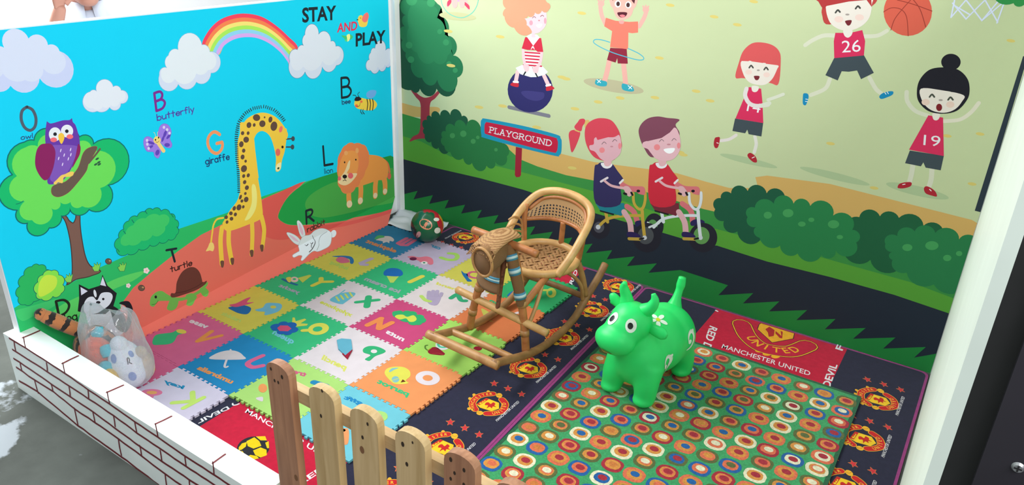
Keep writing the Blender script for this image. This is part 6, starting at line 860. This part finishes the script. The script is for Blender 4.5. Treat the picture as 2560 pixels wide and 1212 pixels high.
dot((.5,-.8,.45),.2); dot((.9,-.35,-.55),.22); dot((.95,.1,.35),.15)
bm=bmesh.new(); q=[M0+rotm@Vector((v[0]*.0495,v[1]*.062,v[2]*.093)) for v in ((.93,-.30,.02),(.95,-.27,.12),(.93,-.2,.25),(.93,-.12,.22),(.94,-.15,.12),(.96,-.22,.08))]; tube(bm,q,.0018,n=6,sub=4); tube(bm,[q[-1],M0+rotm@Vector((.96*.0495,-.1*.062,-.02*.093))],.0018,n=6); wp('stitched_letter',bm,M_ck,wb)
def plastic():
    m=bpy.data.materials.new('clear_plastic_film'); m.use_nodes=True; nt=m.node_tree; N=nt.nodes; L=nt.links; N.remove(N['Principled BSDF'])
    out=N['Material Output']; tr=N.new('ShaderNodeBsdfTransparent'); tr.inputs[0].default_value=(.96,.96,.99,1)
    df=N.new('ShaderNodeBsdfTranslucent'); df.inputs[0].default_value=(.86,.86,.93,1); d2=N.new('ShaderNodeBsdfDiffuse'); d2.inputs[0].default_value=(.80,.80,.87,1); gl=N.new('ShaderNodeBsdfGlossy'); gl.inputs['Roughness'].default_value=.16
    m0=N.new('ShaderNodeMixShader'); m0.inputs[0].default_value=.5; L.new(df.outputs[0],m0.inputs[1]); L.new(d2.outputs[0],m0.inputs[2])
    lw_=N.new('ShaderNodeLayerWeight'); lw_.inputs[0].default_value=.35
    mr=N.new('ShaderNodeMapRange'); mr.inputs[3].default_value=.2; mr.inputs[4].default_value=.75; L.new(lw_.outputs['Facing'],mr.inputs[0])
    m1=N.new('ShaderNodeMixShader'); L.new(mr.outputs[0],m1.inputs[0]); L.new(tr.outputs[0],m1.inputs[1]); L.new(m0.outputs[0],m1.inputs[2])
    m2=N.new('ShaderNodeMixShader'); m2.inputs[0].default_value=.09; L.new(m1.outputs[0],m2.inputs[1]); L.new(gl.outputs[0],m2.inputs[2]); L.new(m2.outputs[0],out.inputs[0])
    tc=N.new('ShaderNodeTexCoord'); nz=N.new('ShaderNodeTexNoise'); nz.inputs['Scale'].default_value=22; nz.inputs['Detail'].default_value=4; L.new(tc.outputs['Object'],nz.inputs['Vector']); bp=N.new('ShaderNodeBump'); bp.inputs['Strength'].default_value=.9; bp.inputs['Distance'].default_value=.01; L.new(nz.outputs['Fac'],bp.inputs['Height'])
    for s in (df,d2,gl,lw_): L.new(bp.outputs[0],s.inputs['Normal'])
    return m
bm=bmesh.new(); rings=[]; NS=56
prof=[(.002,.40,.0),(.012,.98,.0),(.05,1.10,0),(.10,1.10,0),(.15,1.06,0),(.20,.98,0),(.235,.92,0),(.265,.86,0),(.29,.80,0),(.312,.70,0),(.325,.52,0)]
for z,s,_ in prof:
    row=[]; z*=.93; t=z/.3025
    cx=.212+.03*t; cy=-1.668-.02*t
    for k in range(NS):
        a=2*PI*k/NS; w=1+.10*noise.noise((math.cos(a)*2.2,math.sin(a)*2.2,z*9))+.07*math.sin(a*7+z*20)*t+.05*math.sin(a*13-z*30)*t*t
        ex=.118*s*w; ey=.100*s*w
        row.append(bm.verts.new((cx+ex*math.cos(a),max(cy+ey*math.sin(a),-1.795),z+.018*t*noise.noise((math.cos(a)*3,math.sin(a)*3,5))+(.03*math.sin(a*2+.6)*(t>.93)))))
    rings.append(row)
for A,B in zip(rings,rings[1:]):
    for k in range(NS): bm.faces.new((A[k],A[(k+1)%NS],B[(k+1)%NS],B[k]))
bm.faces.new(rings[0][::-1])
bag=frombm('plastic_bag',bm,plastic(),None,True); md=bag.modifiers.new('s','SUBSURF'); md.levels=md.render_levels=2
tag(bag,'clear crumpled plastic bag full of soft toys, standing behind the low brick wall','plastic bag')
# ------------------------------------------------------------------ person beyond the left wall
per=empty('person',(-.6,-1.10,FZ)); tag(per,'person in a white collared shirt behind the left wall, one hand raised, mouth open','person')
M_skin=mat('skin',(176,128,112),rough=.5,sub=.1,bump=.05,bscale=150); M_shirt=mat('white_shirt',(190,200,216),rough=.8,wrinkle=.3,wscale=14); M_hair=mat('dark_hair',(30,26,26),rough=.6); M_trouser=mat('dark_trousers',(60,64,76),rough=.8); M_lip=mat('lips',(140,80,76),rough=.4); M_mouth=mat('mouth_inside',(60,24,24),rough=.5)
PO=Vector((-.60,-1.10,.057)); TH=1.22     # throat height
FWD=Vector((.93,-.36,0)).normalized(); SIDE=Vector((0,0,1)).cross(FWD)   # SIDE = the person's left
def pp(f,s,z): return PO+FWD*f+SIDE*s+Vector((0,0,z))
def skin_chain(name,nodes,edges,m,parent,sub=2):
    me=bpy.data.meshes.new(name); inv=top_of(parent).matrix_basis.inverted()
    me.from_pydata([tuple(inv@n[0]) for n in nodes],edges,[]); o=link(name,me,m,parent)
    md=o.modifiers.new('skin','SKIN'); md.use_smooth_shade=True
    for i,n in enumerate(nodes):
        r=n[1] if isinstance(n[1],tuple) else (n[1],n[1]); o.data.skin_vertices[0].data[i].radius=r
    o.data.skin_vertices[0].data[0].use_root=True
    md=o.modifiers.new('sub','SUBSURF'); md.levels=md.render_levels=sub
    return o
N=[(pp(-.10,0,.62),(.15,.11)),(pp(-.10,0,.80),(.15,.105)),(pp(-.095,0,.95),(.16,.105)),(pp(-.085,0,1.055),(.13,.085)),(pp(-.075,0,1.115),.062),(pp(-.055,0,1.16),.055),
   (pp(-.085,.17,1.035),.062),(pp(-.06,.235,.86),.050),(pp(.05,.21,.70),.040),(pp(.14,.17,.66),.034),
   (pp(-.085,-.17,1.035),.062),(pp(-.02,-.225,.90),.050),(pp(.05,-.165,1.0),.036),(pp(.092,-.104,1.165),.024),
   (pp(.02,.11,.60),.085),(pp(.30,.12,.55),.075),(pp(.33,.12,.28),.055),(pp(.32,.12,.0),.042),(pp(.40,.12,-.033),.036),
   (pp(.02,-.11,.60),.085),(pp(.30,-.12,.55),.075),(pp(.33,-.12,.28),.055),(pp(.32,-.12,.0),.042),(pp(.40,-.12,-.033),.036)]
Ed=[(0,1),(1,2),(2,3),(3,4),(4,5),(3,6),(6,7),(7,8),(8,9),(3,10),(10,11),(11,12),(12,13),(0,14),(14,15),(15,16),(16,17),(17,18),(0,19),(19,20),(20,21),(21,22),(22,23)]
body_=skin_chain('body',N,Ed,M_skin,per)
# shirt: torso and sleeves a little larger than the body
NS2=[(pp(-.10,0,.60),(.172,.13)),(pp(-.10,0,.80),(.17,.125)),(pp(-.095,0,.95),(.178,.122)),(pp(-.085,0,1.07),(.15,.105)),(pp(-.078,0,1.125),(.10,.085)),
   (pp(-.085,.17,1.085),.085),(pp(-.06,.235,.86),.066),(pp(-.03,.232,.80),.062),(pp(-.085,-.17,1.06),.08),(pp(-.02,-.225,.90),.066),(pp(.005,-.222,.945),.062)]
skin_chain('shirt',NS2,[(0,1),(1,2),(2,3),(3,4),(3,5),(5,6),(6,7),(3,8),(8,9),(9,10)],M_shirt,per)
skin_chain('trousers',[(pp(-.08,0,.62),(.165,.125)),(pp(.02,.11,.60),.10),(pp(.30,.12,.55),.09),(pp(.335,.12,.28),.07),(pp(.325,.12,.10),.062),(pp(.02,-.11,.60),.10),(pp(.30,-.12,.55),.09),(pp(.335,-.12,.28),.07),(pp(.325,-.12,.10),.062)],[(0,1),(1,2),(2,3),(3,4),(0,5),(5,6),(6,7),(7,8)],M_trouser,per)
# collar: two folded leaves round the neck
for sg in (1,-1):
    bm=bmesh.new(); g=[]
    for i in range(9):
        a=PI*(.06+.94*i/8)*sg; row=[]
        for j in range(4):
            t=j/3; r=.070+.036*t; z=1.178-.062*t-.03*(1-i/8)
            row.append(bm.verts.new(pp(-.07+r*math.cos(a)*.95+.02*(1-i/8)*t,r*math.sin(a)*1.02,z-(.035*(1-i/8)**3)*t)))
        g.append(row)
    for i in range(8):
        for j in range(3): bm.faces.new((g[i][j],g[i+1][j],g[i+1][j+1],g[i][j+1]))
    o=wp('collar',bm,M_shirt,per); md=o.modifiers.new('s','SOLIDIFY'); md.thickness=.004; md.offset=1
bm=bmesh.new(); tube(bm,[pp(.045,0,1.03),pp(.052,0,.95),pp(.05,0,.86)],.004,n=6); wp('placket',bm,M_shirt,per)
# head: shaped skull with jaw, nose, mouth, eyes, ears
HC=pp(.0,0,1.245)
bm=bmesh.new()
def hel(f,s,z,a,b,c): 
    R_=Matrix((FWD,SIDE,Vector((0,0,1)))).transposed(); ellipsoid(bm,pp(f,s,z),(a,b,c),R_,24,16)
hel(-.02,0,1.275,.095,.076,.095); hel(.012,0,1.215,.075,.062,.072); hel(.040,0,1.172,.040,.040,.030); hel(.045,0,1.20,.042,.045,.04); hel(-.05,0,1.16,.05,.052,.06)
hel(.098,0,1.235,.018,.014,.022); hel(.085,0,1.255,.014,.011,.03)
for s in (1,-1): hel(-.01,s*.078,1.245,.018,.008,.03); hel(.06,s*.04,1.235,.025,.022,.02)
hdp=wp('head',bm,M_skin,per); md=hdp.modifiers.new('r','REMESH'); md.mode='VOXEL'; md.voxel_size=.005; md.use_smooth_shade=True; md=hdp.modifiers.new('s','SMOOTH'); md.iterations=8
bm=bmesh.new(); hel(.086,0,1.197,.006,.022,.010); wp('mouth',bm,M_mouth,hdp)
for dz,rr in ((.0105,.0045),(-.0105,.0055)):
    bm=bmesh.new(); tube(bm,[pp(.080,-.026,1.198+dz*.3),pp(.090,-.012,1.197+dz),pp(.092,0,1.197+dz),pp(.090,.012,1.197+dz),pp(.080,.026,1.198+dz*.3)],[.002,rr,rr,rr,.002],n=8,sub=3); wp('lip',bm,M_lip,hdp)
for s in (1,-1):
    bm=bmesh.new(); hel(.072,s*.032,1.268,.012,.015,.010); e=wp('eye',bm,M_cw,hdp); bm=bmesh.new(); hel(.082,s*.032,1.268,.004,.006,.006); wp('pupil',bm,M_ck,e)
    bm=bmesh.new(); tube(bm,[pp(.078,s*.015,1.292),pp(.078,s*.035,1.297),pp(.065,s*.052,1.29)],.004,n=6); wp('eyebrow',bm,M_hair,hdp)
bm=bmesh.new(); hel(-.032,0,1.30,.102,.084,.088); hel(-.06,0,1.25,.07,.08,.07); wp('hair',bm,M_hair,per)
# raised hand: palm, four bent fingers of different length and a thumb from the side of the palm
H0=pp(.085,-.112,1.140)
hv=(Vector((0,0,1))*.96+FWD*.15+SIDE*.1).normalized(); hn=(FWD*.75+SIDE*.65).normalized(); hs=hv.cross(hn).normalized()
def hpnt(a,b,c): return H0+hs*a+hv*b+hn*c
bm=bmesh.new(); tube(bm,[hpnt(0,0,0),hpnt(0,.025,0),hpnt(0,.055,.003),hpnt(0,.085,.004),hpnt(0,.094,.004)],[.022,.029,.037,.038,.03],n=18,sub=3,sq=(1,.42,tuple(hs)))
palm=wp('hand',bm,M_skin,per)
for a,L1,L2,L3,r in ((-.027,.028,.02,.016,.0075),(-.0095,.036,.025,.018,.0085),(.009,.038,.028,.019,.0088),(.027,.035,.025,.018,.0085)):
    P=[hpnt(a,.078,.004),hpnt(a*1.05,.092,.004)]; c=Vector(P[-1])
    ang=.35
    for L_ in (L1,L2,L3):
        c=c+(hv*math.cos(ang)+hn*math.sin(ang)+hs*a*1.2)*L_; P.append(c.copy()); ang+=.45
    bm=bmesh.new(); tube(bm,P,[r*1.1,r*1.08,r*1.0,r*.95,r*.75],n=10,sub=4); ellipsoid(bm,P[-1],(r*.75,)*3,None,10,8); wp('finger',bm,M_skin,palm)
P=[hpnt(.024,.022,.004),hpnt(.042,.042,.012),hpnt(.052,.066,.02),hpnt(.052,.088,.028)]
bm=bmesh.new(); tube(bm,P,[.014,.012,.010,.0075],n=10,sub=4); ellipsoid(bm,P[-1],(.0075,)*3,None,10,8); wp('thumb',bm,M_skin,palm)
